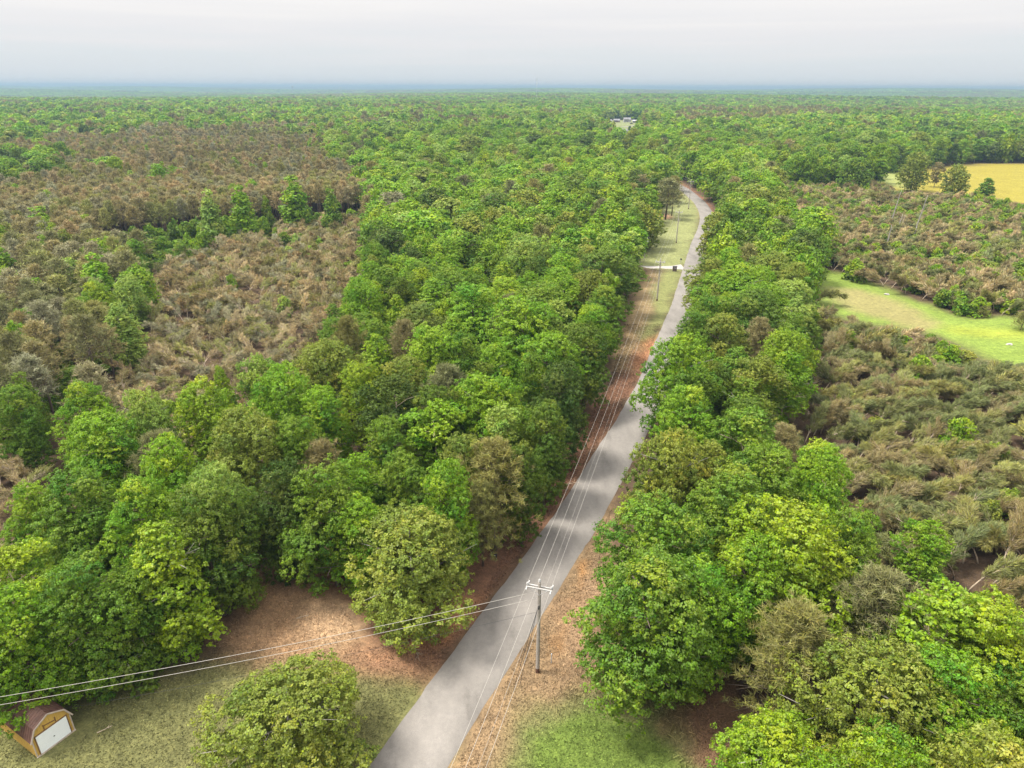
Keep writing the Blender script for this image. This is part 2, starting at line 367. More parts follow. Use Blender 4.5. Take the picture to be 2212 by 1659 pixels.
# concrete driveway meeting the road
CONC = simple('concrete', (.3, .28, .265), .85, .08, .8)
dl = np.array([P(1300, 577), P(1350, 577), P(1400, 577.5), P(1435, 578), P(1455, 578.5), P(1478, 579)])
V = []
for k, (x, y) in enumerate(dl):
    w = [1.6, 1.6, 1.6, 1.7, 2.3, 4.6][k]; w2 = [1.6, 1.6, 1.6, 1.6, 1.7, 2.2][k]
    V += [(x, y - w2, .045), (x, y + w, .045)]
mb = MB(); 
for k in range(len(dl) - 1): mb.face([V[2 * k], V[2 * k + 2], V[2 * k + 3], V[2 * k + 1]])
tag(mb.build('driveway', CONC), kind='structure')

# ---------------------------------------------------------------- foliage prototypes
def unit(a): return a / np.maximum(np.linalg.norm(a, axis=-1, keepdims=True), 1e-6)
def leaf_mesh(name, C, Nn, size, var, mat, aspect=.62, droop=0., rg=rng, along=None):
    """C centres, Nn face normals -> one quad (diamond-like) each. var (n,3) = value, hue, saturation."""
    n = len(C); Nn = unit(Nn)
    A = rg.normal(size=(n, 3)) if along is None else along
    A = A - Nn * (A * Nn).sum(1, keepdims=True); A = unit(A); B = np.cross(Nn, A)
    s = size[:, None] if hasattr(size, '__len__') else size
    V = np.stack([C - A * s, C - B * s * aspect + Nn * s * droop, C + A * s, C + B * s * aspect + Nn * s * droop], 1).reshape(-1, 3)
    F = np.arange(n * 4).reshape(n, 4)
    return mesh_np(name, V, F, mat, {'var': np.repeat(var, 4, axis=0)})
def varr(n, rg, val, hue=.01, sat=.08):
    return np.stack([val, .5 + rg.normal(size=n) * hue, 1 + rg.normal(size=n) * sat], 1)
def crown_points(seed, H, Rr, z0, prof, ncl, nleaf, clr, taper=0):
    """clumps on an uneven crown, leaves on the clumps' outer shells"""
    rg = np.random.default_rng(seed)
    cs = []; rs = []
    tries = 0
    ph = rg.random(3) * 6.28
    while len(cs) < ncl and tries < 6000:
        tries += 1
        u = rg.random() ** .8; th = rg.random() * 6.283; z = z0 + (H - z0) * u
        rr = prof(u) * Rr * (1 + .17 * math.sin(2 * th + ph[0]) + .12 * math.sin(3 * th + ph[1] + u * 4))
        k = rg.random() ** .45
        rc = clr * Rr * rg.uniform(.72, 1.25) * (.75 + .25 * prof(u))
        r0 = max(0, rr - rc * .75) * k
        c = np.array([math.cos(th) * r0, math.sin(th) * r0, min(z, H - rc * .55)])
        if cs and np.min(np.linalg.norm(np.array(cs) - c, axis=1) / (np.array(rs) + rc)) < .42: continue
        cs.append(c); rs.append(rc)
    cs = np.array(cs); rs = np.array(rs); w = rs ** 2; w /= w.sum()
    idx = rg.choice(len(cs), size=nleaf * 2, p=w)
    # every clump carries twig tufts; leaves gather round the tufts
    NT = 58
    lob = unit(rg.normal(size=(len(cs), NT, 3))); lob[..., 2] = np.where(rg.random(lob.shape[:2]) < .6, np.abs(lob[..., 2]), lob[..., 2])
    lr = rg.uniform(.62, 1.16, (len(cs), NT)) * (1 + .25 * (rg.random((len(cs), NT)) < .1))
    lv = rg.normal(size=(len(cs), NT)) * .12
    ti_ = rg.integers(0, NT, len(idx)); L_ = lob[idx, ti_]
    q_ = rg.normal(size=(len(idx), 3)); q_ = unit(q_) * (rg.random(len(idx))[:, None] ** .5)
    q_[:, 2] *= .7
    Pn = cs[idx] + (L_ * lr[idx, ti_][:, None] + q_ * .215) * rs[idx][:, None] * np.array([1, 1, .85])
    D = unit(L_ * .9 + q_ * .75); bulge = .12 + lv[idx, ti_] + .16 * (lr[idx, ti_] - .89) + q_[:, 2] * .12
    # drop leaves well inside other clumps
    keep = np.ones(len(Pn), bool)
    for c, r in zip(cs, rs): keep &= (np.linalg.norm((Pn - c) / np.array([1, 1, .82]), axis=1) > r * .62)
    Pn = Pn[keep][:nleaf]; D = D[keep][:nleaf]; idx = idx[keep][:nleaf]; bulge = bulge[keep][:nleaf]
    cvar = rg.normal(size=len(cs)) * .1
    return rg, Pn, D, idx, bulge, cs, rs, cvar
OVAL = lambda u: math.sqrt(max(0, 1 - ((u - .42) / .6) ** 2)) if u > .42 else math.sqrt(max(0, 1 - ((.42 - u) / .62) ** 2))
DOME = lambda u: math.sqrt(max(0, 1 - max(0, (u - .3) / .72) ** 2)) * (.72 + .28 * min(1, u / .3))
CONE = lambda u: (1 - u) ** .62 * (.6 + .4 * min(1, u / .18)) + .04
SHRUB = lambda u: math.sqrt(max(0, 1 - u * u)) * .9 + .1
def trunk_mesh(name, seed, H, Rr, mat, r0=.28, nl=9, bare=.2, vis=1.12):
    rg = random.Random(seed); mb = MB()
    pts = [Vector((0, 0, -.4))]; x = y = 0
    for k in range(1, 7):
        x += rg.uniform(-.2, .2); y += rg.uniform(-.2, .2); pts.append(Vector((x, y, H * .86 * k / 6)))
    mb.tube(pts, [r0 * (1.25 if k == 0 else 1 - k / 7.2) for k in range(7)], 8)
    for k in range(nl):
        j = rg.uniform(1.2, 5.2); a = pts[int(j)].lerp(pts[int(j) + 1], j % 1); th = k * 2.4 + rg.uniform(-.4, .4)
        L = Rr * rg.uniform(.65, .95) * vis * (1 if j < 3.5 else .7); d = Vector((math.cos(th), math.sin(th), 0))
        p1 = a + d * L * .45 + Vector((0, 0, L * .3)); p2 = a + d * L + Vector((rg.uniform(-.5, .5), rg.uniform(-.5, .5), L * .5))
        rr = r0 * .38
        mb.tube([a, p1, p2], [rr, rr * .6, rr * .15], 5)
        for s in (-1, 1):
            e = p1 + Matrix.Rotation(s * .8, 3, 'Z') @ d * L * .4 + Vector((0, 0, L * .2)); mb.tube([p1, e], [rr * .45, rr * .1], 4)
    return mb.mesh(name, mat, True)
def broad(name, seed, H, Rr, z0, prof, ncl, nleaf, clr, ls, loose=.45):
    rg, Pn, D, idx, bulge, cs, rs, cvar = crown_points(seed, H, Rr, z0, prof, ncl, nleaf, clr)
    n = len(Pn)
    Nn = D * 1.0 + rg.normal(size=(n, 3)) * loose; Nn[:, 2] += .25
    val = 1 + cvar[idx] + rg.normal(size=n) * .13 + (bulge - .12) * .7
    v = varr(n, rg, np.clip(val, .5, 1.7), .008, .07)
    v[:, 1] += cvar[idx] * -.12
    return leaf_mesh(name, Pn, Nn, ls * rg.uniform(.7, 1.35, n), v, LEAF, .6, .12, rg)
PROTO = {}   # kind -> list of (crown mesh, trunk mesh, nominal H, nominal R)
# LODs: 0 near (fine leaves), 1 middle, 2 far
def make_kind(kind, specs, H, Rr, z0, prof, ncl, clr, r0=.28, bark=BARK, loose=.45):
    for lod, (nv, nleaf, ls, kk) in enumerate(specs):
        L = []
        for i in range(nv):
            s = hash((len(kind), i, lod)) % 9999 + sum(map(ord, kind)) + i * 7
            L.append((broad('crown', s, H, Rr, z0, prof, int(ncl * kk), nleaf, clr / kk ** .33, ls, loose), trunk_mesh('trunk', s, H, Rr, bark, r0, 9 if lod < 2 else 3), H, Rr))
        PROTO[(kind, lod)] = L
make_kind('oak', [(5, 52000, .118, 1.), (4, 6500, .32, .9), (3, 900, .8, .5)], 15, 5.5, 1.2, OVAL, 62, .31)
GB_ = GREYBARK
make_kind('dome', [(4, 60000, .118, 1.), (3, 7000, .33, .9), (2, 900, .85, .5)], 13, 6.5, .6, DOME, 76, .27, .28, GB_)
make_kind('cone', [(3, 42000, .115, 1.), (3, 5500, .3, .9), (2, 700, .75, .5)], 15, 4, 1.4, CONE, 62, .33, .2, GREYBARK)
make_kind('shrub', [(3, 5500, .13, 1.), (2, 1200, .28, .8), (1, 250, .6, .5)], 4, 2.2, .0, SHRUB, 26, .36, .07, GREYBARK, .7)
make_kind('loose', [(3, 24000, .125, 1.), (2, 3000, .34, .9), (1, 600, .7, .5)], 14, 4, 2.5, OVAL, 46, .27, .16, PALEBARK, .8)

def tufts(rg, tips, dirs, per, L, spread, w):
    """needle sprays: thin blades radiating from twig ends"""
    n = len(tips) * per; c = np.repeat(tips, per, 0); d = unit(np.repeat(dirs, per, 0) + rg.normal(size=(n, 3)) * spread)
    l = L * rg.uniform(.6, 1.2, n)[:, None]; c = c + rg.normal(size=(n, 3)) * L * .25
    side = unit(np.cross(d, rg.normal(size=(n, 3)))) * w
    V = np.stack([c - side, c + side, c + d * l + side * .3, c + d * l - side * .3], 1).reshape(-1, 3)
    return V, np.arange(n * 4).reshape(n, 4)
def pine(seed, H, Rr, base, nb, per, tl, w, sub=4, name='crown'):
    rg = np.random.default_rng(seed); rd_ = random.Random(seed); tips = []; dirs = []; mb = MB()
    mb.tube([(0, 0, -.3), (rd_.uniform(-.2, .2), rd_.uniform(-.2, .2), H * .5), (0, 0, H * .97)], [.2, .14, .03], 7)
    for k in range(nb):
        u = (k / nb) ** .9; z = H * (base + (1 - base) * u * .97); th = k * 2.4 + rd_.uniform(-.5, .5)
        L = Rr * (1 - u) ** .55 * rd_.uniform(.6, 1.1) + .35; el = -.15 + u * .8 + rd_.uniform(-.15, .15)
        d = np.array([math.cos(th) * math.cos(el), math.sin(th) * math.cos(el), math.sin(el)])
        a = np.array([0, 0, z]); e = a + d * L
        mb.tube([tuple(a), tuple(a + d * L * .6 + np.array([0, 0, .05])), tuple(e)], [.05, .03, .01], 3, False)
        for q in range(sub):
            t = rg.uniform(.35, 1.05); off = rg.normal(size=3) * L * .22; off[2] = abs(off[2]) * .6
            tips.append(a + d * L * t + off); dirs.append(unit(d * .6 + np.array([0, 0, .7]) + off * .4))
    tips = np.array(tips); dirs = np.array(dirs)
    V, F = tufts(rg, tips, dirs, per, tl, .75, w)
    nt_ = len(tips); tv = np.repeat(rg.normal(size=nt_) * .16, per)
    v = varr(nt_ * per, rg, np.clip(1 + tv + rg.normal(size=nt_ * per) * .15, .4, 1.7), .012, .1)
    return mesh_np(name, V, F, NEEDLE, {'var': np.repeat(v, 4, 0)}), mb.mesh('trunk', BARK, True), H, Rr
PROTO[('pine', 0)] = [pine(10 + i, 15, 4.2, .22, 90, 26, .5, .028, 8) for i in range(3)]
PROTO[('pine', 1)] = [pine(20 + i, 15, 3.4, .35, 46, 10, .8, .07, 5) for i in range(3)]
PROTO[('pine', 2)] = [pine(30 + i, 15, 3.4, .4, 24, 7, 1.3, .17, 3) for i in range(2)]
# close-set plantation pine: bare stem, thin flat-topped crown
PROTO[('pole', 0)] = [pine(40 + i, 14, 2.6, .5, 50, 14, .55, .035, 6) for i in range(3)]
PROTO[('pole', 1)] = [pine(50 + i, 14, 2.4, .52, 34, 9, .7, .06, 5) for i in range(4)]
PROTO[('pole', 2)] = [pine(60 + i, 14, 2.4, .5, 18, 7, 1.2, .15, 3) for i in range(2)]
def bent(seed, L, per, tl, w, nb, dead=0.):
    """young pine bowed over by storm: arched stem along +X, branches swept with it"""
    rg = np.random.default_rng(seed); rd_ = random.Random(seed); mb = MB(); tips = []; dirs = []
    bend = rd_.uniform(.9, 1.75); pts = [np.array([0, 0, -.2])]; an = rd_.uniform(0, .2); az = 0; step = L / 8
    for k in range(8):
        an += bend / 8 * (1.5 - k / 9); az += rd_.uniform(-.12, .12)
        pts.append(pts[-1] + step * np.array([math.sin(an) * math.cos(az), math.sin(an) * math.sin(az), math.cos(an)]))
    mb.tube([tuple(p) for p in pts], [.09 - k * .009 for k in range(9)], 5)
    for k in range(nb):
        t = rd_.uniform(.22, 1.) * 8; j = min(int(t), 7); a = pts[j] + (pts[j + 1] - pts[j]) * (t - j); sd_ = unit(pts[j + 1] - pts[j])
        o = unit(rg.normal(size=3)); o = unit(o - sd_ * (o @ sd_)); d = unit(sd_ * 1. + o * .8 + np.array([.25, 0, .1]))
        bl = (1.5 - t / 8 * 1.0) * rd_.uniform(.7, 1.9); e = a + d * bl
        mb.tube([tuple(a), tuple((a + e) / 2 + np.array([0, 0, .1])), tuple(e)], [.03, .022, .008], 3, False)
        if rd_.random() < dead: continue
        for q in range(5):
            tt = rg.uniform(.3, 1.05); tips.append(a + d * bl * tt + rg.normal(size=3) * .06); dirs.append(d)
    tips = np.array(tips); dirs = np.array(dirs)
    V, F = tufts(rg, tips, dirs, per, tl, .3, w); n = len(tips)
    tv = np.repeat(rg.normal(size=n) * .18, per)
    v = varr(n * per, rg, np.clip(1 + tv + rg.normal(size=n * per) * .18, .35, 1.8), .014, .12)
    return mesh_np('crown', V, F, NEEDLE, {'var': np.repeat(v, 4, 0)}), mb.mesh('trunk', PALEBARK, True), 5.5, 2.5
PROTO[('bent', 0)] = [bent(70 + i, 7.5, 15, .5, .024, 52) for i in range(8)]
PROTO[('bent', 1)] = [bent(80 + i, 7.5, 8, .8, .06, 34) for i in range(4)]
PROTO[('bent', 2)] = [bent(90 + i, 7.5, 6, 1.2, .14, 16) for i in range(2)]
PROTO[('dead', 0)] = [bent(100 + i, 7, 9, .42, .022, 64, .3) for i in range(5)]
PROTO[('dead', 1)] = [bent(110 + i, 7, 6, .6, .045, 40, .25) for i in range(5)]
PROTO[('dead', 2)] = [bent(120 + i, 7, 5, 1.1, .12, 18, .2) for i in range(2)]
# distant canopy patch: a few dozen merged far crowns, 44 m across, used beyond 2.4 km
def patch(seed):
    rg = np.random.default_rng(seed); C = []; Nn = []; va = []
    for i in range(26):
        c = np.array([*(rg.uniform(-24, 24, 2)), rg.uniform(7, 10)]); r = rg.uniform(4, 6.5); D = unit(rg.normal(size=(26, 3))); D[:, 2] = np.abs(D[:, 2])
        C.append(c + D * r * np.array([1, 1, .9])); Nn.append(D + rg.normal(size=D.shape) * .25); va.append(np.full(26, 1 + rg.normal() * .2))
    C = np.concatenate(C); Nn = np.concatenate(Nn); va = np.concatenate(va)
    return leaf_mesh('crown', C, Nn, rg.uniform(1.2, 2.2, len(C)), varr(len(C), rg, np.clip(va, .5, 1.6), .012), LEAF, .8, 0, rg), None, 15, 24
PROTO[('patch', 2)] = [patch(200 + i) for i in range(3)]

# ---------------------------------------------------------------- colours of foliage (base colour)
TINT = dict(bright=(0.176, 0.301, 0.021), mid=(0.135, 0.227, 0.023), dark=(0.109, 0.170, 0.021), olive=(0.200, 0.244, 0.039), yellow=(0.215, 0.314, 0.022),
            pale=(0.242, 0.340, 0.063), deep=(0.080, 0.127, 0.021), pineolive=(.215, .205, .06), pinegrey=(.175, .178, .07), brown=(0.242, 0.210, 0.089),
            rust=(0.251, 0.151, 0.075), bent=(0.215, 0.180, 0.078), bentgreen=(0.154, 0.173, 0.058), dead=(0.330, 0.262, 0.130), deadgrey=(0.253, 0.242, 0.134), khaki=(0.232, 0.234, 0.068))
# ---------------------------------------------------------------- trees that can be pointed out one by one
# photo x, y of the top, height, crown radius, kind, colour, description
HAND = [
 (330,1128,14.5,4.6,'cone','yellow','yellow-green tall tree at the left edge of the dirt clearing'),
 (430,1062,14.5,4.7,'oak','dark','dark green tree left of the top of the dirt clearing'),
 (290,1045,14,4.2,'oak','bright','bright green rounded tree above the yellow-green tall tree'),
 (150,1030,14,4.8,'oak','mid','mid green tall tree at the far left above the shed'),
 (455,1008,14,4.4,'dome','pale','pale domed tree behind the dark tree at the clearing'),
 (598,1010,14,3.9,'oak','deep','deep green tree standing at the top of the clearing'),
 (700,1012,14.5,4.6,'oak','mid','mid green tree at the upper right corner of the clearing'),
 (770,1075,12,3.6,'oak','bright','bright green tree squeezed behind the big olive oak'),
 (885,1092,12.5,6.9,'dome','olive','big olive oak spreading down to the dirt beside the road'),
 (960,1008,14.5,3.8,'oak','bright','bright green tree rising behind the big olive oak'),
 (1068,948,14.5,4.9,'pine','pineolive','olive pine with browned lower boughs leaning over the verge'),
 (1040,1040,11,3.0,'pine','khaki','tan brown pine between the big olive oak and the verge'),
 (602,1416,9.4,6.2,'dome','olive','olive broad tree on the lawn at the bottom edge'),
 (165,1215,13.5,4.3,'oak','mid','leafy mid green tree behind the shed'),
 (5,1270,13,4.6,'oak','bright','bright green tree at the left border behind the shed'),
 (-30,1370,8.5,2.0,'loose','olive','thin olive tree hanging over the shed roof'),
 (262,1225,11,3.8,'oak','mid','low green tree under the yellow-green tall tree'),
 (20,1180,13,4.0,'loose','yellow','yellowish thin tree at the left border'),
 (235,1350,7,2.8,'shrub','dark','dark low tree between the shed and the clearing'),
 (60,1052,11,3.2,'oak','bright','small bright tree at the left border under the brown stand'),
 (430,828,15,4.6,'oak','yellow','yellow-green dome standing against the brown dead pines'),
 (297,850,15,4.2,'dome','pale','pale minty dome on the edge of the dead pines'),
 (205,893,15,5.4,'oak','bright','bright green broad tree at the lower edge of the dead pines'),
 (520,893,15,6.2,'dome','olive','olive green wide dome below the yellow-green dome'),
 (335,935,13,4.6,'pine','pinegrey','grey-brown pine between the pale and olive domes'),
 (600,800,15,5.6,'dome','bright','light green wide dome right of the dead pines edge'),
 (548,772,14,3.4,'loose','pale','pale loose tree at the edge of the dead pines'),
 (470,788,13,2.4,'cone','yellow','narrow yellow tree tip against the dead pines'),
 (690,838,14,3.8,'oak','bright','bright tree right of the light green wide dome'),
 (640,905,14,4.0,'oak','mid','mid green tree behind the olive wide dome'),
 (690,955,12,3.6,'pine','brown','broken brown pine in the middle of the green wood'),
 (700,740,14.5,6.2,'dome','olive','flat olive crown bordering the dead pines'),
 (778,607,16,5.9,'dome','bright','bright green broad dome with the dead pines behind it'),
 (720,690,13,3.6,'oak','mid','mid green tree left below the bright broad dome'),
 (856,640,14.5,3.3,'cone','yellow','yellow-green pointed tree right of the bright broad dome'),
 (936,598,15.5,4.8,'cone','bright','bright green pyramid tree in the upper wood'),
 (1088,568,16,3.8,'cone','yellow','yellow-green pointed tree in the upper wood'),
 (1130,648,17.5,8.2,'dome','bright','largest bright green dome in the middle of the wood'),
 (1205,655,16.5,4.2,'loose','pale','silvery branched crown against the largest dome'),
 (1190,722,15.5,5.4,'oak','bright','bright tree right below the largest dome'),
 (1052,812,15,6.0,'dome','bright','rounded bright tree below the largest dome'),
 (925,713,15.5,5.2,'oak','bright','bright tree left of the largest dome'),
 (1000,728,14,3.8,'oak','mid','mid green tree between the two bright trees'),
 (868,778,14,4.3,'oak','olive','olive tinted tree left of the rounded bright tree'),
 (780,788,13.5,4.0,'oak','yellow','yellowish tree over the middle of the wood'),
 (945,838,14,4.0,'oak','dark','dark tree left of the rounded bright tree'),
 (940,872,13.5,5.2,'loose','bright','feathery light green tree above the big olive oak'),
 (1085,878,14,3.6,'loose','pale','thin light-leaved tree beside the verge'),
 (1150,890,12.5,2.8,'oak','mid','small mid green tree at the verge'),
 (830,905,13,3.6,'oak','mid','mid green tree left of the feathery light green tree'),
 (775,985,12,3.4,'loose','bright','small bright loose tree right of the broken brown pine'),
 (860,985,12.5,3.6,'oak','mid','mid green tree between the feathery tree and the big oak'),
 (1005,950,13.5,3.8,'oak','olive','olive tree left of the browned verge pine'),
 (1215,792,15.5,4.4,'oak','deep','deep green tree of the road edge wall below the largest dome'),
 (1265,702,15.5,4.7,'oak','dark','dark green tree of the road edge wall beside the largest dome'),
 (1308,625,15,4.8,'oak','mid','mid green tree at the road edge facing the grass strip'),
 (1180,872,14.5,3.8,'oak','dark','dark green tree at the road edge above the straw verge'),
 (1128,965,13,3.1,'oak','dark','low dark tree at the straw verge'),
 (1270,588,15,4.8,'dome','olive','olive topped tree near the grass strip'),
 (1208,580,15,4.6,'oak','bright','bright tree above the largest dome'),
 (1130,520,15.5,4.8,'oak','pale','pale green tree in the upper wood'),
 (1335,520,14.5,4.8,'oak','mid','mid green tree behind the flag'),
 (1388,442,15,5.6,'oak','olive','olive tree beside the lawn'),
 (1315,432,15,4.6,'cone','bright','bright green cluster left of the lawn tree'),
 (1290,394,15.5,7.0,'dome','mid','round green tree left of the two lawn pines'),
 (1230,368,15.5,4.5,'cone','bright','pointed bright tree left of the round green tree'),
 (1435,382,16,5.4,'pine','pinegrey','taller of the two pines standing on the lawn'),
 (1455,387,16,3.4,'pine','pineolive','slimmer of the two pines standing on the lawn'),
 (1405,330,15,8.0,'pine','pinegrey','dark grey pine hanging over the far road bend'),
 (1360,375,13,5.0,'pine','pinegrey','grey brown pine left of the two lawn pines'),
 (940,407,16,5.5,'oak','deep','deep green round tree in front of the far wood'),
 (850,418,15.5,6.5,'pine','deadgrey','grey-brown bare-looking crown beside the deep green round tree'),
 (845,395,16,8.0,'dome','bright','wide bright green crown behind the grey-brown crown'),
 (515,404,19,4.6,'cone','bright','middle of the three green cones on the dead pine edge'),
 (446,414,18,4.2,'cone','pale','left of the three green cones on the dead pine edge'),
 (630,384,19.5,5.8,'cone','bright','right and tallest of the three green cones on the dead pine edge'),
 (713,410,16,3.4,'cone','mid','small green cone right of the three at the dead pine edge'),
 (525,466,9,2.6,'cone','bright','small green cone standing in front of the three'),
 (80,450,15,5.0,'cone','bright','tall light green tree at the upper left border'),
 (200,552,16,4.6,'cone','bright','green pyramid tree on the left of the dead pines'),
 (248,652,14,4.4,'cone','pale','pale green pyramid at the left edge of the dead pines'),
 (290,575,12,3.6,'oak','bright','bright tree at the upper left corner of the dead pines'),
 (22,838,13,3.8,'oak','mid','mid green tree at the left border by the dead pines'),
 (150,790,7,3.2,'oak','mid','low green tree under the brown pines on the left'),
 (145,560,13,3.0,'loose','pale','thin pale tree left of the green pyramid'),
 (612,642,6,2.2,'shrub','pale','lone green sapling in the middle of the dead pines'),
 # right of the road
 (1560,352,15.5,8.0,'dome','yellow','yellow-green crowns at the far road bend on the right'),
 (1625,400,15,6.0,'oak','olive','olive tree right of the road bend'),
 (1550,462,15,4.8,'oak','olive','olive tree at the road edge by the bend'),
 (1610,502,15,6.0,'dome','dark','dark olive dome right of the lawn'),
 (1690,470,14,4.6,'pine','pinegrey','dark pine among the roadside trees'),
 (1745,502,16,4.8,'oak','deep','tall deep green tree at the corner of the green clearing'),
 (1598,572,16,7.4,'dome','bright','broad fresh green dome beside the driveway end'),
 (1530,560,14,4.4,'oak','olive','olive green tree at the road edge by the driveway'),
 (1728,640,15,4.6,'cone','pale','pale pyramid tree left of the green clearing'),
 (1565,680,14.5,4.5,'oak','olive','olive tree below the broad fresh green dome'),
 (1506,680,14,4.0,'oak','mid','mid green tree hanging over the road on the right'),
 (1484,728,16,6.1,'dome','bright','bright green dome hanging over the road on the right'),
 (1645,690,14,3.8,'pine','brown','brown needled pine in the roadside belt'),
 (1640,775,14,4.4,'loose','olive','thin olive tree with pale stems right of the bright dome'),
 (1710,765,14,4.0,'loose','bright','loose light green tree bordering the bent pines'),
 (1545,788,12.5,3.4,'oak','dark','dark tree right of the bright road dome'),
 (1492,842,14,4.4,'oak','bright','bright tree in front of the road dome'),
 (1462,935,15,5.2,'dome','olive','olive pale dome over the road edge'),
 (1625,888,15,5.4,'loose','mid','light leafed tree in the middle of the roadside belt'),
 (1530,955,12.5,3.6,'loose','olive','thin olive tree behind the fresh green tree'),
 (1700,920,12.5,3.8,'pine','brown','brownish pine at the edge of the bent pines'),
 (1595,1015,14.5,5.6,'oak','mid','fresh green tree in the roadside belt'),
 (1438,1082,15,5.6,'oak','mid','grey-green tree over the right road edge'),
 (1785,1003,14,3.0,'loose','bright','narrow bright tree against the bent pines'),
 (1735,1085,15.5,6.2,'oak','yellow','large yellow-green tree right of the near utility pole'),
 (1635,1165,13.5,4.4,'oak','bright','bright tree left of the large yellow-green tree'),
 (1420,1200,14.5,6.2,'oak','mid','big green tree nearest the utility pole'),
 (1520,1215,13,4.4,'oak','bright','fresh green tree right of the big pole side tree'),
 (1855,1112,13.5,3.8,'oak','mid','mid green tree right of the large yellow-green tree'),
 (1738,1300,12.5,4.6,'pine','pineolive','olive gold pine in front of the large yellow-green tree'),
 (1915,1228,13,4.6,'pine','pinegrey','grey-green pine at the lower right'),
 (1920,1385,12.5,6.2,'dome','olive','wide olive oak at the lower right'),
 (1700,1530,8.5,4.9,'dome','yellow','low yellow-green tree at the bottom edge right of the lawn'),
 (2085,1270,13.5,5.4,'loose','yellow','yellow-green leafy tree at the right border'),
 (2190,1310,13.5,4.4,'oak','yellow','yellow-green tree cut by the right border'),
 (2080,1420,12,4.6,'oak','bright','bright tree at the lower right border'),
 (2165,1560,9.5,4.2,'dome','yellow','yellow-green tree in the bottom right corner'),
 (2020,1130,9,3.0,'loose','bright','bright sapling at the lower edge of the bent pines'),
 (2200,1440,10.5,3.6,'oak','mid','mid green tree by the bottom right border'),
 (1990,770,6,2.8,'shrub','bright','green shrub among the bent pines below the green clearing'),
 (2080,905,6,2.4,'shrub','bright','small green shrub deep among the bent pines'),
 (1850,560,6,3.2,'shrub','yellow','bright yellow-green bush at the top of the green clearing'),
 (1985,333,17,5.6,'dome','olive','large oak in front of the yellow field'),
 (2072,358,13.5,4.9,'dome','olive','smaller oak in front of the yellow field'),
 (2030,352,13,3.4,'loose','brown','brownish tree between the two oaks at the yellow field'),
 (2137,383,12,4.2,'cone','mid','small dark cone tree in front of the yellow field'),
 (1850,343,15,6.5,'dome','mid','wide green tree left of the yellow field'),
 (2110,483,6,3.0,'shrub','yellow','yellow bush among the far bent pines'),
]
kinds_name = {'oak':'broadleaf_tree','dome':'broadleaf_tree','cone':'broadleaf_tree','loose':'broadleaf_tree','pine':'pine_tree','pole':'pine_tree','bent':'bent_pine','dead':'dead_pine','shrub':'shrub'}
cat_name = {'broadleaf_tree':'tree','pine_tree':'pine tree','bent_pine':'bent pine','dead_pine':'dead pine','shrub':'shrub'}
def jit(t, a=.1):
    k = random.uniform(1 - a, 1 + a); w_ = random.uniform(-.5, .5) * a; return [t[0] * k * (1 + w_), t[1] * k, t[2] * k * (1 - w_)]
def place_tree(kind, x, y, h, r, tint, label, group=None, rz=None, lod=None):
    d = math.hypot(x, y)
    if lod is None: lod = 0 if d < 170 else 1 if d < 520 else 2
    cm, tm, H, R0 = random.choice(PROTO[(kind, lod)])
    nm = kinds_name[kind]
    z = float(terrain(x, y)) - .05
    root = empty(nm, (x, y, z), random.uniform(0, 6.28) if rz is None else rz, label=label, cat=cat_name[nm], group=group)
    root.scale = (r / R0, r / R0, h / H)
    c = link('crown', cm, root); c['tint'] = [float(q) for q in tint]
    if tm: link('trunk', tm, root)
    return root
hand_pos = []
FEET = {'taller of the two pines standing on the lawn': (1437, 474), 'slimmer of the two pines standing on the lawn': (1451, 466)}
for (px, py, h, r, kind, tint, desc) in HAND:
    if py < 600 and kind not in ('shrub',): r *= 1.22
    if py < 420 and kind in ('oak', 'dome'): r *= 1.1; h *= 1.12
    x, y = P(px, py, h * .96)
    if desc in FEET: x, y = P(*FEET[desc]); x, y = x, y
    d_ = math.hypot(x, y); th_ = math.atan2(CAMH - h, d_); b_ = h * .5
    sh_ = (1.05 * math.hypot(b_ * math.cos(th_), r * math.sin(th_)) - b_ * math.cos(th_)) / math.sin(th_); sh_ = min(sh_, 6)
    if desc not in FEET: x -= x / d_ * sh_; y -= y / d_ * sh_
    hand_pos.append((x, y, r, desc, kind))
    grp = {'pine': 'pines scattered through the woods', 'shrub': 'shrubs and saplings in the clearings'}.get(kind, 'broadleaf trees of the woods along the road')
    if 'three green cones' in desc: grp = 'green cones on the dead pine edge'
    place_tree(kind, x, y, h, r, jit(TINT[tint], .05), desc, grp)

# ---------------------------------------------------------------- the rest of the woods
DEADLOW = [(330,570),(420,540),(480,505),(560,485),(700,462),(795,462),(800,540),(770,590),(740,640),(700,690),(690,730),(620,750),(540,770),(500,800),(450,850),(380,890),(330,870),(250,900),(190,940),(120,1000),(90,1060),(60,1200),(-300,1250),(-300,960),(0,930),(90,920),(200,850),(260,760),(300,680)]
TALLB = [(170,355),(300,392),(440,350),(560,322),(685,312),(700,345),(760,370),(805,395),(805,452),(640,458),(500,478),(330,500),(170,512),(-300,500),(-300,420),(60,400)]
BACKB = [(-100,330),(120,300),(380,277),(660,276),(690,292),(680,312),(560,322),(440,350),(300,385),(200,350),(0,345)]
LEFTMIX = [(-400,520),(170,512),(330,500),(420,540),(330,570),(300,680),(260,760),(200,850),(90,950),(0,960),(-400,1010)]
UNDER = [(170,512),(330,500),(500,478),(640,458),(805,452),(700,475),(560,498),(420,560),(330,575),(250,560)]
BENT1 = [(1760,690),(1850,700),(1900,720),(2080,790),(2212,830),(2700,960),(2700,1500),(2212,1330),(2100,1240),(1990,1180),(1900,1130),(1870,1060),(1820,960),(1770,880),(1765,780)]
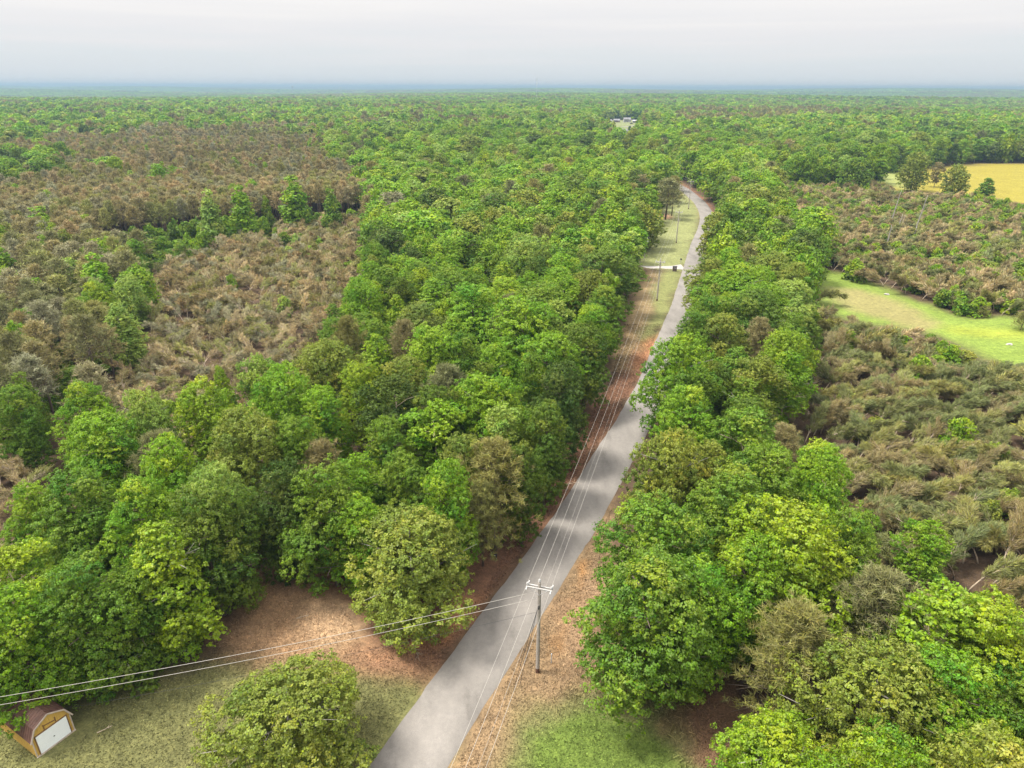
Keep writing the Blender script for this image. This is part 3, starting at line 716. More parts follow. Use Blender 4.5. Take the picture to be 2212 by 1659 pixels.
BENT2 = [(1660,385),(1760,395),(1850,392),(1895,380),(1960,385),(2100,385),(2212,405),(2700,450),(2700,760),(2212,690),(2100,690),(1960,640),(1830,585),(1790,520),(1770,470),(1700,440)]
VERGEW = [p for k in ('dirt', 'verge', 'strip', 'lawn', 'green', 'yard') for p in [OPEN[k]]]
SHEDC = (-40.5, 42.5)
TOPS = dict(deadlow=DEADLOW, bent1=BENT1, bent2=BENT2)
def zones(X, Y):
    zt = terrain(X, Y)
    wx = (fbm(X, Y, 26, 51) - .5); wy = (fbm(X, Y, 26, 61) - .5); k = np.clip(Y / 250, .4, 1.2)
    px, py = proj(X, Y, 11.0 + zt); fx = px + wx * 90 * k; fy = py + wy * 40 * k
    lx, ly = proj(X, Y, 4.0 + zt); lx = lx + wx * 40 * k; ly = ly + wy * 20 * k
    tx, ty = proj(X, Y, 12.5 + zt)
    z = np.full(X.shape, 'wood', dtype=object)
    z[(py < 330) & (fbm(X, Y, 90, 21) > .62)] = 'woodpine'
    z[inpoly([(1440,262),(1500,236),(1790,238),(1830,256),(1640,266),(1520,272)], px, py)] = 'woodpine'
    for nme, poly in (('leftmix', LEFTMIX), ('backb', BACKB), ('tallb', TALLB)):
        z[inpoly(poly, fx, fy) & (py > 255)] = nme
    for nme, poly in (('under', UNDER), ('deadlow', DEADLOW), ('bent1', BENT1), ('bent2', BENT2)):
        z[inpoly(poly, lx, ly) & (py > 255)] = nme
    for nme, poly in TOPS.items():
        z[inpoly(poly, tx, ty) & (py > 255) & np.isin(z, ['wood', 'woodpine', 'leftmix'])] = nme
    z[(fx > 1765) & (fy > 560) & (fy < 900) & (z == 'wood')] = 'bent1'
    return z, px, py
def hides_open(x, y, h):
    """the crown top would stand in front of one of the open places"""
    k = CAMH / (CAMH - h * .9)
    return any(inpoly(OPEN[n], x * k, y * k) for n in ('green', 'field', 'lawn', 'yard'))
def blocked(X, Y, pad):
    b = np.zeros(X.shape, bool)
    for k, poly in OPEN.items():
        ins = inpoly(poly, X, Y)
        d = polydist(poly, X, Y)
        b |= ins | (d < (pad * (.75 if k in ('dirt', 'strip', 'verge') else .2)))
    nr = Y < 1100
    rdist = np.full(X.shape, 999.); rdist[nr] = polydist(roadC, X[nr], Y[nr], False)
    b |= rdist < 3.4 + pad * .7
    return b
def pick(z, nz_):
    """kind, tint, height, radius, spacing"""
    u = random.random(); rnd = random.uniform
    if z == 'deadlow':
        if u < .02 + (.25 if nz_ > .68 else 0): return 'shrub', random.choice(['pale', 'bright', 'mid']), rnd(3, 5), rnd(1.4, 2.3), 2.6
        return 'dead', random.choice(['dead', 'dead', 'deadgrey', 'brown', 'khaki']), rnd(4.5, 6.3), rnd(2.2, 3.1), 2.0
    if z in ('tallb', 'backb'):
        if u < (.03 if z == 'tallb' else .06) + (.35 if nz_ > .66 else 0): return random.choice(['cone', 'oak', 'cone']), random.choice(['bright', 'yellow', 'olive']), rnd(12, 15), rnd(2.5, 3.4), 4
        return 'pole', random.choice(['brown', 'dead', 'deadgrey', 'brown', 'khaki']), rnd(12, 14.5), rnd(2.2, 3.1), 2.9
    if z == 'leftmix':
        if u < .5: return 'pole', random.choice(['brown', 'deadgrey', 'khaki', 'pinegrey']), rnd(11, 14.5), rnd(2.4, 3.6), 3.2
        if u < .85: return random.choice(['cone', 'oak']), random.choice(['bright', 'mid', 'pale', 'yellow']), rnd(10, 14), rnd(2.6, 4.2), 5
        return 'shrub', random.choice(['mid', 'bright']), rnd(3, 6), rnd(2, 3), 3
    if z == 'under':
        return random.choice(['shrub', 'shrub', 'oak']), random.choice(['mid', 'bright', 'dark']), rnd(3, 7), rnd(1.8, 3.), 3.6
    if z == 'bent1':
        if u < .04 + (.2 if nz_ > .62 else 0): return 'shrub', random.choice(['bright', 'mid', 'olive']), rnd(3, 5.5), rnd(1.5, 2.4), 2.6
        return 'bent', random.choice(['bent', 'bent', 'bentgreen', 'bentgreen', 'khaki', 'pineolive']), rnd(4.3, 6.2), rnd(2.3, 3.), 1.8
    if z == 'bent2':
        if u < .2 + .4 * (nz_ > .53): return 'shrub', random.choice(['bright', 'mid', 'yellow', 'olive']), rnd(3, 5), rnd(1.6, 2.8), 2.8
        return 'bent', random.choice(['bent', 'bent', 'khaki', 'bentgreen', 'dead']), rnd(4, 6), rnd(2.2, 3.), 2.2
    if z == 'woodpine' and u < .65 or u < .03:
        return 'pine', random.choice(['pinegrey', 'pineolive', 'pinegrey', 'brown']), rnd(13, 16), rnd(3.5, 4.6), 5.5
    kind = random.choice(['oak', 'oak', 'dome', 'cone', 'oak', 'loose'])
    r = random.choice([rnd(3.8, 5.2), rnd(5, 7), rnd(6, 8.2)]) * (.78 if kind in ('cone', 'loose') else 1)
    if nz_ > .5: tint = random.choice(['bright', 'mid', 'yellow', 'bright', 'pale', 'olive', 'bright'])
    else: tint = random.choice(['mid', 'dark', 'bright', 'bright', 'bright', 'mid', 'mid', 'deep', 'olive', 'yellow'])
    return kind, tint, rnd(11, 13.6) + r * .42, r, r * 1.2
TREES = []
cell = {}
def ok(x, y, s):
    i, j = int(x // 8), int(y // 8)
    for a in (-1, 0, 1):
        for b in (-1, 0, 1):
            for (X_, Y_, s_) in cell.get((i + a, j + b), ()):
                m_ = (s + s_) / 2
                if (X_ - x) ** 2 + (Y_ - y) ** 2 < m_ * m_: return False
    return True
def put(x, y, s): cell.setdefault((int(x // 8), int(y // 8)), []).append((x, y, s))
for x, y, r, dsc, kd in hand_pos: put(x, y, min(r * 1.55, 11) if kd != 'shrub' else 3)
gx, gy = np.meshgrid(np.arange(-480, 480, 1.9), np.arange(12, 560, 1.9))
gx = gx.ravel() + rng.uniform(-.95, .95, gx.size); gy = gy.ravel() + rng.uniform(-.95, .95, gy.size)
k_ = (np.abs(gx) < .86 * gy + 45) & (np.hypot(gx - SHEDC[0], gy - SHEDC[1]) > 6)
gx, gy = gx[k_], gy[k_]
p_ = rng.permutation(len(gx)); gx, gy = gx[p_], gy[p_]
zz, ppx, ppy = zones(gx, gy)
bk0 = blocked(gx, gy, 1.5); bk1 = blocked(gx, gy, 5.0)
gul = inpoly(GULLY, gx, gy); rdc = polydist(roadC, gx, gy, False)
nzv = fbm(gx, gy, 45, 33)
for i_ in range(len(gx)):
    if bk0[i_] or gul[i_]: continue
    z = zz[i_]
    kind, tint, h, r, s = pick(z, nzv[i_])
    if z in ('wood', 'woodpine') and gy[i_] > 190:
        k3 = 1 + .32 * min(1, (gy[i_] - 190) / 120); r *= k3; s *= k3; h *= 1 + .12 * min(1, (gy[i_] - 190) / 120)
    if kind not in ('shrub', 'bent', 'dead') and rdc[i_] < 3.2 + r * .95: continue
    if gy[i_] > 100 and hides_open(gx[i_], gy[i_], h): continue
    if bk1[i_] and kind not in ('shrub', 'bent', 'dead'):
        continue
    if ppy[i_] > 1480 and ppx[i_] < 1560: continue
    if z in ('wood', 'woodpine') and 60 < gx[i_] < 420 and gy[i_] < 480 and inpoly(BENT2, ppx[i_], ppy[i_] + 12): continue
    if not ok(gx[i_], gy[i_], s): continue
    put(gx[i_], gy[i_], s)
    TREES.append((gx[i_], gy[i_], h, r, kind, tint, z))
# far trees on coarser grids
def far_ring(d0, d1, sp, hs, rs):
    xs, ys = np.meshgrid(np.arange(-.9 * d1, .9 * d1, sp), np.arange(0, d1 * 1.02, sp))
    xs = xs.ravel() + rng.uniform(-.42, .42, xs.size) * sp; ys = ys.ravel() + rng.uniform(-.42, .42, ys.size) * sp
    k = (ys >= d0) & (ys < d1) & (np.abs(xs) < .84 * ys + 40); xs, ys = xs[k], ys[k]
    z, px, py = zones(xs, ys); b = blocked(xs, ys, 3.); nv = fbm(xs, ys, 120, 33)
    for i in range(len(xs)):
        if b[i] or (z[i] in ('bent1', 'bent2', 'deadlow')): continue
        kind, tint, h, r, s = pick(z[i], nv[i])
        if kind in ('shrub',): kind = 'oak'; h = 12; r = 4.5
        TREES.append((xs[i], ys[i], h * hs, max(r, 4 if kind != 'pole' else 3) * rs, kind, tint, z[i]))
far_ring(560, 1250, 9.6, 1.12, 1.28)
far_ring(1250, 2450, 13.5, 1.12, 1.65)
TA = TREES
# ---- label the near ones: colour, and which neighbour they stand next to
CW = dict(bright='bright green', mid='mid green', dark='dark green', olive='olive green', yellow='yellow-green', pale='pale green', deep='deep green', pineolive='olive', pinegrey='grey-green', brown='brown',
          rust='rusty', bent='olive brown', bentgreen='dull green', dead='tan brown', deadgrey='grey brown', khaki='khaki')
ORD = ['', 'second ', 'third ', 'fourth ', 'fifth ', 'sixth ', 'seventh ', 'eighth ', 'ninth ', 'tenth ', 'eleventh ', 'twelfth ']
ORD += [f'{n}th ' for n in range(13, 400)]
NOUN = dict(oak='round tree', dome='wide tree', cone='pointed tree', loose='thin tree', pine='pine', pole='bare-stemmed pine', bent='bent pine', dead='dead pine', shrub='shrub')
hp = np.array([(a[0], a[1]) for a in hand_pos])
LIMIT = {'broadleaf_tree': 300 - sum(1 for h in HAND if kinds_name[h[4]] == 'broadleaf_tree'), 'pine_tree': 250, 'bent_pine': 290, 'dead_pine': 290, 'shrub': 90}
cnt = {}; used = {}; stuff = {}
def vis(x, y, h):
    px, py = proj(x, y, h * .8); return (-40 < px < 2252) & (py < 1720) & (py > 0)
order = sorted(range(len(TA)), key=lambda i: math.hypot(TA[i][0], TA[i][1]) / TA[i][3])
GRP = {'broadleaf_tree': 'broadleaf trees of the woods along the road', 'pine_tree': 'pines scattered through the woods', 'bent_pine': 'storm bent pines of the right hand plantation',
       'dead_pine': 'dead pines of the flattened left hand stand', 'shrub': 'shrubs and saplings in the clearings'}
for i in order:
    x, y, h, r, kind, tint, z = TA[i]; nm = kinds_name[kind]
    if cnt.get(nm, 0) < LIMIT[nm] and vis(x, y, h) and y < 520:
        d = np.hypot(hp[:, 0] - x, hp[:, 1] - y); j = int(d.argmin())
        dx, dy = x - hp[j, 0], y - hp[j, 1]
        rel = ('right of' if dx > 0 else 'left of') if abs(dx) > abs(dy) else ('behind' if dy > 0 else 'in front of')
        base = f'{CW[tint]} {NOUN[kind]} {rel} the {hand_pos[j][3]}'
        n = used.get(base, 0); used[base] = n + 1
        lab = (ORD[n] + base)
        w = lab.split(' ')
        if len(w) > 16: lab = ' '.join(w[:16])
        cnt[nm] = cnt.get(nm, 0) + 1
        rz = None
        if kind == 'bent': rz = R(random.choice([10, 10, 160, 10])) + random.gauss(0, .55)
        place_tree(kind, x, y, h, r, jit(TINT[tint], .1), lab, GRP[nm], rz)
    else:
        stuff.setdefault(nm if y < 2500 else nm, []).append(i)
print('individual trees', cnt, 'hand', len(HAND), 'rest', {k: len(v) for k, v in stuff.items()})

# ---- everything further: one object per kind, instanced on points
def proto_collection(key_list, name):
    c = bpy.data.collections.new(name); names = []
    for key in key_list:
        for k, (cm, tm, H, R0) in enumerate(PROTO[key]):
            ob = bpy.data.objects.new(f'{name}_{len(names):03d}', cm)
            c.objects.link(ob)
            if tm and key[1] < 2:
                # crown and trunk share one mesh here so that one instance carries both
                me = cm.copy(); nv = len(me.vertices)
                tv = np.empty(len(tm.vertices) * 3, np.float32); tm.vertices.foreach_get('co', tv)
                import bmesh
                bm = bmesh.new(); bm.from_mesh(me); nf = len(bm.faces); bm.from_mesh(tm)
                bm.to_mesh(me); bm.free(); me.materials.append(tm.materials[0])
                mi = np.zeros(len(me.polygons), np.int32); mi[nf:] = 1; me.polygons.foreach_set('material_index', mi); me.update(); ob.data = me
            names.append((key, H, R0))
    return c, names
def scatter(name, label_kind, pts, keys, kind='stuff'):
    """pts: list of (x,y,z,h,r,key,rz,tint)"""
    col, names = proto_collection(keys, name + '_sort')
    idx_of = {}
    for i, (k, H, R0) in enumerate(names): idx_of.setdefault(k, []).append(i)
    V = np.array([(p[0], p[1], p[2]) for p in pts], np.float32)
    me = bpy.data.meshes.new(name); me.vertices.add(len(V)); me.vertices.foreach_set('co', V.ravel())
    ids = np.array([random.choice(idx_of[p[5]]) for p in pts], np.int32)
    sc = np.array([(p[4] / names[i][2], p[4] / names[i][2], p[3] / names[i][1]) for p, i in zip(pts, ids)], np.float32)
    rt = np.array([(0, 0, p[6]) for p in pts], np.float32); ti = np.array([p[7] for p in pts], np.float32)
    me.attributes.new('idx', 'INT', 'POINT').data.foreach_set('value', ids)
    me.attributes.new('scl', 'FLOAT_VECTOR', 'POINT').data.foreach_set('vector', sc.ravel())
    me.attributes.new('rot', 'FLOAT_VECTOR', 'POINT').data.foreach_set('vector', rt.ravel())
    me.attributes.new('tint', 'FLOAT_VECTOR', 'POINT').data.foreach_set('vector', ti.ravel())
    me.update()
    o = link(name, me)
    g = bpy.data.node_groups.new(name, 'GeometryNodeTree')
    g.interface.new_socket('Geometry', in_out='INPUT', socket_type='NodeSocketGeometry'); g.interface.new_socket('Geometry', in_out='OUTPUT', socket_type='NodeSocketGeometry')
    gi = g.nodes.new('NodeGroupInput'); go = g.nodes.new('NodeGroupOutput')
    iop = g.nodes.new('GeometryNodeInstanceOnPoints'); ci = g.nodes.new('GeometryNodeCollectionInfo')
    ci.inputs['Collection'].default_value = col; ci.inputs['Separate Children'].default_value = True; ci.inputs['Reset Children'].default_value = True
    iop.inputs['Pick Instance'].default_value = True
    def att(n, dt):
        a = g.nodes.new('GeometryNodeInputNamedAttribute'); a.data_type = dt; a.inputs['Name'].default_value = n; return a.outputs['Attribute']
    L = g.links.new
    L(gi.outputs[0], iop.inputs['Points']); L(ci.outputs[0], iop.inputs['Instance'])
    L(att('idx', 'INT'), iop.inputs['Instance Index']); L(att('scl', 'FLOAT_VECTOR'), iop.inputs['Scale'])
    e2r = g.nodes.new('FunctionNodeEulerToRotation'); L(att('rot', 'FLOAT_VECTOR'), e2r.inputs[0]); L(e2r.outputs[0], iop.inputs['Rotation'])
    L(iop.outputs[0], go.inputs[0])
    md = o.modifiers.new('nodes', 'NODES'); md.node_group = g
    tag(o, kind='stuff', label=label_kind)
    return o
def lod_of(d): return 0 if d < 110 else 1 if d < 620 else 2
for nm, lst in stuff.items():
    pts = []
    for i in lst:
        x, y, h, r, kind, tint, z = TA[i]; d = math.hypot(x, y)
        rz = R(random.choice([10, 10, 160, 10])) + random.gauss(0, .55) if kind == 'bent' else random.uniform(0, 6.28)
        kb = 1 if d < 350 else .72 + .56 * float(fbm(np.array([x]), np.array([y * .6]), 150, 71)[0])
        pts.append((x, y, 0, h * (1 if d < 350 else random.uniform(.85, 1.2)), r, (kind, lod_of(d)), rz, [c * kb for c in jit(TINT[tint], .12)]))
    zs = terrain([p[0] for p in pts], [p[1] for p in pts])
    pts = [(p[0], p[1], float(zv), *p[3:]) for p, zv in zip(pts, zs)]
    keys = sorted({p[5] for p in pts})
    scatter({'broadleaf_tree': 'broadleaf_wood', 'pine_tree': 'pine_wood', 'bent_pine': 'bent_pine_plantation', 'dead_pine': 'dead_pine_stand', 'shrub': 'undergrowth'}[nm],
            {'broadleaf_tree': 'green broadleaf wood stretching away to the horizon', 'pine_tree': 'brown and olive pines of the farther stands', 'bent_pine': 'olive brown mass of bent young pines on the right',
             'dead_pine': 'tan mass of flattened dead pines on the left', 'shrub': 'green undergrowth between the stands'}[nm], pts, keys)
# canopy beyond 2.4 km
pts = []
def patch_ring(d0, d1, sp, s):
    xs, ys = np.meshgrid(np.arange(-.9 * d1, .9 * d1, sp), np.arange(d0, d1, sp))
    xs = xs.ravel() + rng.uniform(-.4, .4, xs.size) * sp; ys = ys.ravel() + rng.uniform(-.4, .4, ys.size) * sp
    k = np.abs(xs) < .82 * ys; xs, ys = xs[k], ys[k]; zt = terrain(xs, ys); nv = fbm(xs, ys, 700, 40)
    for x, y, z, n_ in zip(xs, ys, zt, nv):
        t = TINT['mid'] if n_ > .5 else TINT['dark']
        if n_ < .4: t = TINT['pinegrey']
        if random.random() < .3: t = TINT['bright']
        pts.append((x, y, z, 15 * min(s, 1.3), 24 * s, ('patch', 2), random.uniform(0, 6.28), jit(t, .15)))
patch_ring(2400, 5000, 42, 1); patch_ring(5000, 9000, 75, 1.8)
scatter('distant_wood', 'hazy wood below the horizon', pts, [('patch', 2)])
print('patches', len(pts))
# ---------------------------------------------------------------- utility poles and wires
WOODP = simple('pole_wood', (.3, .27, .24), .9, .2, 6, stretch=(4, 4, .5)); ARM = simple('arm_wood', (.33, .32, .31), .85, .12, 5)
WOODD = simple('pole_foot', (.09, .045, .03), .9, .2, 6); PORC = simple('porcelain', (.42, .42, .42), .3, .04, 5)
STEEL = simple('galvanised', (.45, .45, .46), .5, .1, 8, .4); WIRE = simple('wire', (.35, .33, .3), .6, .05, 2)
DARKM = simple('dark_metal', (.03, .03, .035), .5, .2, 4)
def utility_pole(x, y, h, ang, label, full=True, n_arm=2):
    z = float(terrain(x, y)); t = empty('utility_pole', (x, y, z), ang, label=label, cat='utility pole', group='utility poles along the road')
    mb = MB(); mb.tube([(0, 0, .55), (0, 0, h * .5), (0, 0, h)], [.19, .165, .13], 10); mb.build('pole', WOODP, t)
    mb = MB(); mb.tube([(0, 0, -.5), (0, 0, .55)], [.197, .193], 10); mb.build('foot', WOODD, t)
    tips = []
    for s in ((-.16, .16) if n_arm == 2 else (.14,)):
        mb = MB(); mb.box((0, s, h - .55), (2.3, .1, .13)); mb.build('crossarm', ARM, t)
    mb = MB()
    for s in (-1, 1): mb.tube([(s * .75, -.22, h - .58), (0, -.17, h - 1.25)], .025, 4)
    mb.build('brace', STEEL, t)
    for lx in (-1.08, 1.08):
        mb = MB(); mb.lathe([(.02, -.05), (.03, .05), (.11, .07), (.12, .13), (.06, .17), (.1, .2), (.1, .25), (.03, .3)], (lx, 0, h - .46)); mb.build('insulator', PORC, t, True); tips.append((lx, 0, h - .17))
        if full:
            mb = MB(); mb.tube([(lx, -.2, h - .5), (lx, -.62, h - .52)], [.04, .055], 8); mb.tube([(lx, .2, h - .5), (lx, .62, h - .52)], [.04, .055], 8); mb.build('dead_end_insulator', PORC, t)
    mb = MB(); mb.lathe([(.02, -.05), (.03, .1), (.12, .12), (.13, .2), (.06, .24), (.11, .27), (.1, .34), (.03, .4)], (0, 0, h)); mb.build('insulator', PORC, t, True); tips.append((0, 0, h + .4))
    if full:
        mb = MB(); mb.box((.02, -.17, h - 2.6), (.12, .1, .4)); mb.tube([(.16, 0, .6), (.14, 0, h - 1)], .014, 4); mb.build('bracket', DARKM, t)
    Mw = Matrix.Translation((x, y, z)) @ Matrix.Rotation(ang, 4, 'Z')
    return [Mw @ Vector(p) for p in tips] + [Mw @ Vector((0, -.17, h - 2.4))]
def wire(a, b, sag, label, r=.02, mat=None, name='overhead_wire', group='overhead wires'):
    pts = []
    for k in range(25):
        t = k / 24; p = a.lerp(b, t); p.z -= sag * 4 * t * (1 - t); pts.append(p)
    o = pts[0].copy(); mb = MB(); mb.tube([p - o for p in pts], r, 6)
    w = mb.build(name, mat or WIRE, None, True, loc=o); tag(w, label=label, cat='wire', group=group); return w
PP = [(-13.7, -4.9), (2.47, 47.67)] + [P(1419, 650), P(1460.6, 525), P(1487, 451.5), (84.2, 404)]
hs = [10.6, 10.4, 10.6, 11.2, 12.4, 12]
labs = [None, 'weathered utility pole with a double crossarm nearest the camera, on the right verge', 'utility pole on the grass strip just short of the driveway',
        'utility pole standing in the mown lawn beyond the driveway', 'utility pole on the lawn edge under the far road bend', 'utility pole hidden among the pines past the far bend']
labs[0] = 'utility pole behind the camera carrying the road line'
WT = []
for k, (x, y) in enumerate(PP):
    a = PP[max(k - 1, 0)]; b = PP[min(k + 1, len(PP) - 1)]; ang = math.atan2(b[1] - a[1], b[0] - a[0]) - math.pi / 2
    WT.append(utility_pole(x, y, hs[k], ang, labs[k], k < 3))
nm_ = ['left', 'right', 'middle', 'lower']
span = ['running from the near pole toward the bottom edge', 'over the road between the near pole and the driveway', 'between the driveway pole and the lawn pole', 'between the lawn pole and the far bend pole', 'past the far bend pole']
for k in range(len(PP) - 1):
    for j in range(4):
        if k >= 3 and j == 3: continue
        wire(WT[k][j], WT[k + 1][j], [.9, 1.6, 1.0, 1.0, 1][k], f'{nm_[j]} wire {span[k]}', [.011, .011, .012, .012, .012][k] * (1 if j < 3 else .7))
xp, yp = -56.2, 31.1
E_ = utility_pole(xp, yp, 10.2, 1.3, 'utility pole beyond the left border', False)
top = Vector((2.47, 47.67, 0))
wire(top + Vector((-.35, -.1, 9.5)), Vector((xp, yp, 10.3)), 1.0, 'upper of two pale wires crossing the lower left of the photo', .016)
wire(top + Vector((-.2, -.05, 8.75)), Vector((xp, yp, 9.55)), 1.0, 'lower of two pale wires crossing the lower left of the photo', .016)
wire(top + Vector((-.15, -.05, 7.2)), Vector((-38.6, 40.9, 2.5)), .5, 'thin cable running from the pole to the shed', .009, DARKM)
for k, (gx_, gy_) in enumerate([P(1112, 1478), P(1122, 1484)]):
    wire(top + Vector((-.1, -.15, 7.9)), Vector((gx_, gy_, 0)), 0, ['outer', 'inner'][k] + ' guy cable from the near pole down to the verge', .022, DARKM, 'guy_cable', 'guy cables of the near pole')
# marker post, small sign, mailboxes
x, y = P(1191, 1432)
t = empty('marker_post', (x, y, 0), label='short grey metal post standing right of the near utility pole', cat='post')
MB().tube([(0, 0, -.2), (0, 0, 1.05)], .05, 8).build('post', STEEL, t); MB().lathe([(.065, 1.03), (.07, 1.1), (.05, 1.16), (.001, 1.18)]).build('cap', PORC, t, True)
x, y = P(1069, 1209)
t = empty('small_sign', (x, y, .0), R(-15), label='small black sign on a metal frame in the straw verge', cat='sign')
WHITE = simple('white_paint', (.8, .8, .8), .5, .03, 2)
MB().box((0, 0, .62), (.5, .03, .6)).build('sign_board', DARKM, t); MB().box((0, -.02, .6), (.14, .008, .16)).build('sign_mark', simple('grey_mark', (.35, .35, .38), .6), t)
MB().tube([(-.2, 0, -.1), (-.2, 0, .35)], .012, 4).tube([(.2, 0, -.1), (.2, 0, .35)], .012, 4).build('frame', WHITE, t)
x, y = P(1457, 586)
BRICKD = simple('dark_brick', (.12, .09, .085), .9, .2, 10)
t = empty('brick_mailbox', (x, y, 0), R(-5), label='dark masonry mailbox pillar on the near side of the driveway', cat='mailbox')
MB().box((0, 0, .7), (1.15, .7, 1.4)).build('pillar', BRICKD, t); MB().box((0, 0, 1.46), (1.3, .85, .12)).build('cap', DARKM, t); MB().box((0, -.39, 1.05), (.5, .08, .25)).build('mail_door', simple('grey_door', (.3, .3, .3), .5), t)
x, y = P(1470.5, 568)
t = empty('mailbox', (x, y, 0), R(20), label='small black mailbox on a wooden post beyond the driveway', cat='mailbox')
MB().box((0, 0, .5), (.12, .12, 1.1)).build('post', ARM, t)
mb = MB(); mb.box((0, 0, 1.15), (.35, .6, .25)); mb.tube([(0, -.3, 1.27), (0, .3, 1.27)], .175, 12); mb.build('box', DARKM, t)
# flag on its staff at the wood's edge
x, y = P(1391, 566)
t = empty('flagpole', (x, y, 0), R(20), label='tall thin flagpole at the edge of the wood by the driveway', cat='flagpole')
MB().tube([(0, 0, -.3), (0, 0, 9.2)], [.06, .035], 8).build('pole', STEEL, t); MB().lathe([(.01, 9.18), (.09, 9.26), (.09, 9.32), (.01, 9.4)]).build('finial', PORC, t, True)
V = []; F = []; Cc = []
n_, m_ = 14, 10
for i in range(n_):
    for j in range(m_):
        u = i / (n_ - 1); w_ = j / (m_ - 1)
        V.append((.08 + w_ * (.75 + .25 * math.sin(u * 3)), .28 * math.sin(w_ * 7 + u * 2) * w_, 9.0 - u * 3.2 - w_ * 1.0))
        r_ = math.hypot(u - .5, (w_ - .5)); Cc.append((.75, .75, .75) if r_ < .22 or .75 < u < .82 and False else (.02, .02, .022))
for i in range(n_ - 1):
    for j in range(m_ - 1): q = i * m_ + j; F.append((q, q + 1, q + m_ + 1, q + m_))
m, nt, o = mat_base('flag_cloth'); a_ = N(nt, 'ShaderNodeAttribute', attribute_name='soil'); b_ = N(nt, 'ShaderNodeBsdfPrincipled'); b_.inputs['Roughness'].default_value = .8
nt.links.new(a_.outputs[0], b_.inputs[0]); nt.links.new(b_.outputs[0], o.inputs[0])
fl = link('flag', mesh_np('flag', V, F, m, {'soil': Cc}, True)); fl.location = (x, y, 0); fl.rotation_euler = (0, 0, R(-20))
fl.modifiers.new('thick', 'SOLIDIFY').thickness = .01
tag(fl, label='black flag with a white centre hanging beside the wood', cat='flag')

# ---------------------------------------------------------------- shed
YW = simple('yellow_wood', (.46, .3, .07), .8, .14, 3, stretch=(6, 6, .3)); ROOFM = simple('maroon_metal', (.1, .052, .04), .5, .15, 2, spec=.4)
TRIM = simple('pale_trim', (.4, .34, .28), .7, .1, 3); DOORW = simple('roller_door', (.72, .76, .76), .5, .02, 1)
OLDW = simple('brown_wood', (.16, .09, .04), .8, .2, 4)
fb = Vector((-38.40, 38.67, 0)); fr = Vector((-36.89, 41.31, 0)); ux = (fr - fb).normalized(); ang = math.atan2(ux.y, ux.x)
t = empty('garden_shed', fb, ang, label='yellow wooden barn-shaped shed with a maroon roof in the bottom left corner', cat='shed')
Wd, Dp = 3.05, 6.2; eh, bh, ph = 1.85, 2.75, 3.35
prof = [(0, eh), (.42, bh), (Wd / 2, ph), (Wd - .42, bh), (Wd, eh)]
mb = MB()
def ext(mb, poly, y0, y1):
    i = len(mb.v); n = len(poly); mb.v += [(a, y0, b) for a, b in poly] + [(a, y1, b) for a, b in poly]
    mb.f += [tuple(range(i, i + n)), tuple(range(i + n, i + 2 * n))[::-1]] + [(i + (k + 1) % n, i + k, i + n + k, i + n + (k + 1) % n) for k in range(n)]
wl = MB(); ext(wl, [(0, -.1), (Wd, -.1), (Wd, eh)] + prof[::-1][1:-1] + [(0, eh)], 0, Dp)
for k in range(1, 21): wl.box((-.008, k * .3, eh / 2 - .05), (.016, .03, eh + .1)); wl.box((Wd + .008, k * .3, eh / 2 - .05), (.016, .03, eh + .1))
wall = wl.build('wall', YW, t)
rf = MB(); op = [(-.12, eh - .1), (.36, bh + .07), (Wd / 2, ph + .12), (Wd - .36, bh + .07), (Wd + .12, eh - .1)]; ip = [(-.14, eh - .14), (.35, bh + .03), (Wd / 2, ph + .07), (Wd - .35, bh + .03), (Wd + .14, eh - .14)]
for k in range(4):
    ext(rf, [ip[k], ip[k + 1], op[k + 1], op[k]], -.18, Dp + .18)
for k in range(4):
    a, b = Vector(op[k]), Vector(op[k + 1])
    for j in range(22):
        yy = -.15 + j * .3; mid = (a + b) / 2; L_ = (b - a).length; th = math.atan2(b.y - a.y, b.x - a.x)
        rf.box((mid.x - math.sin(th) * .012, yy, mid.y + math.cos(th) * .012), (L_ * .96, .035, .03), M=Matrix.Rotation(-th, 3, 'Y'))
roof = rf.build('roof', ROOFM, t)
tr = MB()
for k in range(4):
    a, b = Vector(op[k]), Vector(op[k + 1]); th = math.atan2(b.y - a.y, b.x - a.x); mid = (a + b) / 2
    tr.box((mid.x, -.21, mid.y - .03), ((b - a).length, .04, .12), M=Matrix.Rotation(-th, 3, 'Y'))
tr.build('fascia', TRIM, roof)
dr = MB(); dr.box((Wd / 2, -.03, 1.03), (2.4, .05, 1.86))
for k in range(9): dr.box((Wd / 2, -.062, .2 + k * .2), (2.38, .012, .012))
d_ = dr.build('roller_door', DOORW, t); MB().box((Wd / 2, -.08, .9), (.1, .04, .06)).build('handle', DARKM, d_)
fm = MB(); fm.box((Wd / 2 - 1.24, -.04, 1.), (.07, .08, 2.0)); fm.box((Wd / 2 + 1.24, -.04, 1.), (.07, .08, 2.0)); fm.box((Wd / 2, -.04, 2.0), (2.55, .08, .07)); fm.build('door_frame', OLDW, t)
hb = MB(); hb.box((Wd / 2 - .45, -.02, 2.32), (.07, .05, .5)); hb.box((Wd / 2 + .45, -.02, 2.32), (.07, .05, .5)); hb.box((Wd / 2, -.02, 2.36), (.95, .05, .06), M=Matrix.Rotation(R(12), 3, 'Y')); hb.build('loft_hatch', OLDW, t)
MB().box((Wd / 2, -.05, .02), (3.1, .1, .12)).build('sill', TRIM, t)
for sx in (.04, Wd - .04): MB().box((sx, -.02, eh / 2), (.09, .05, eh - .1)).build('corner_board', TRIM, t)

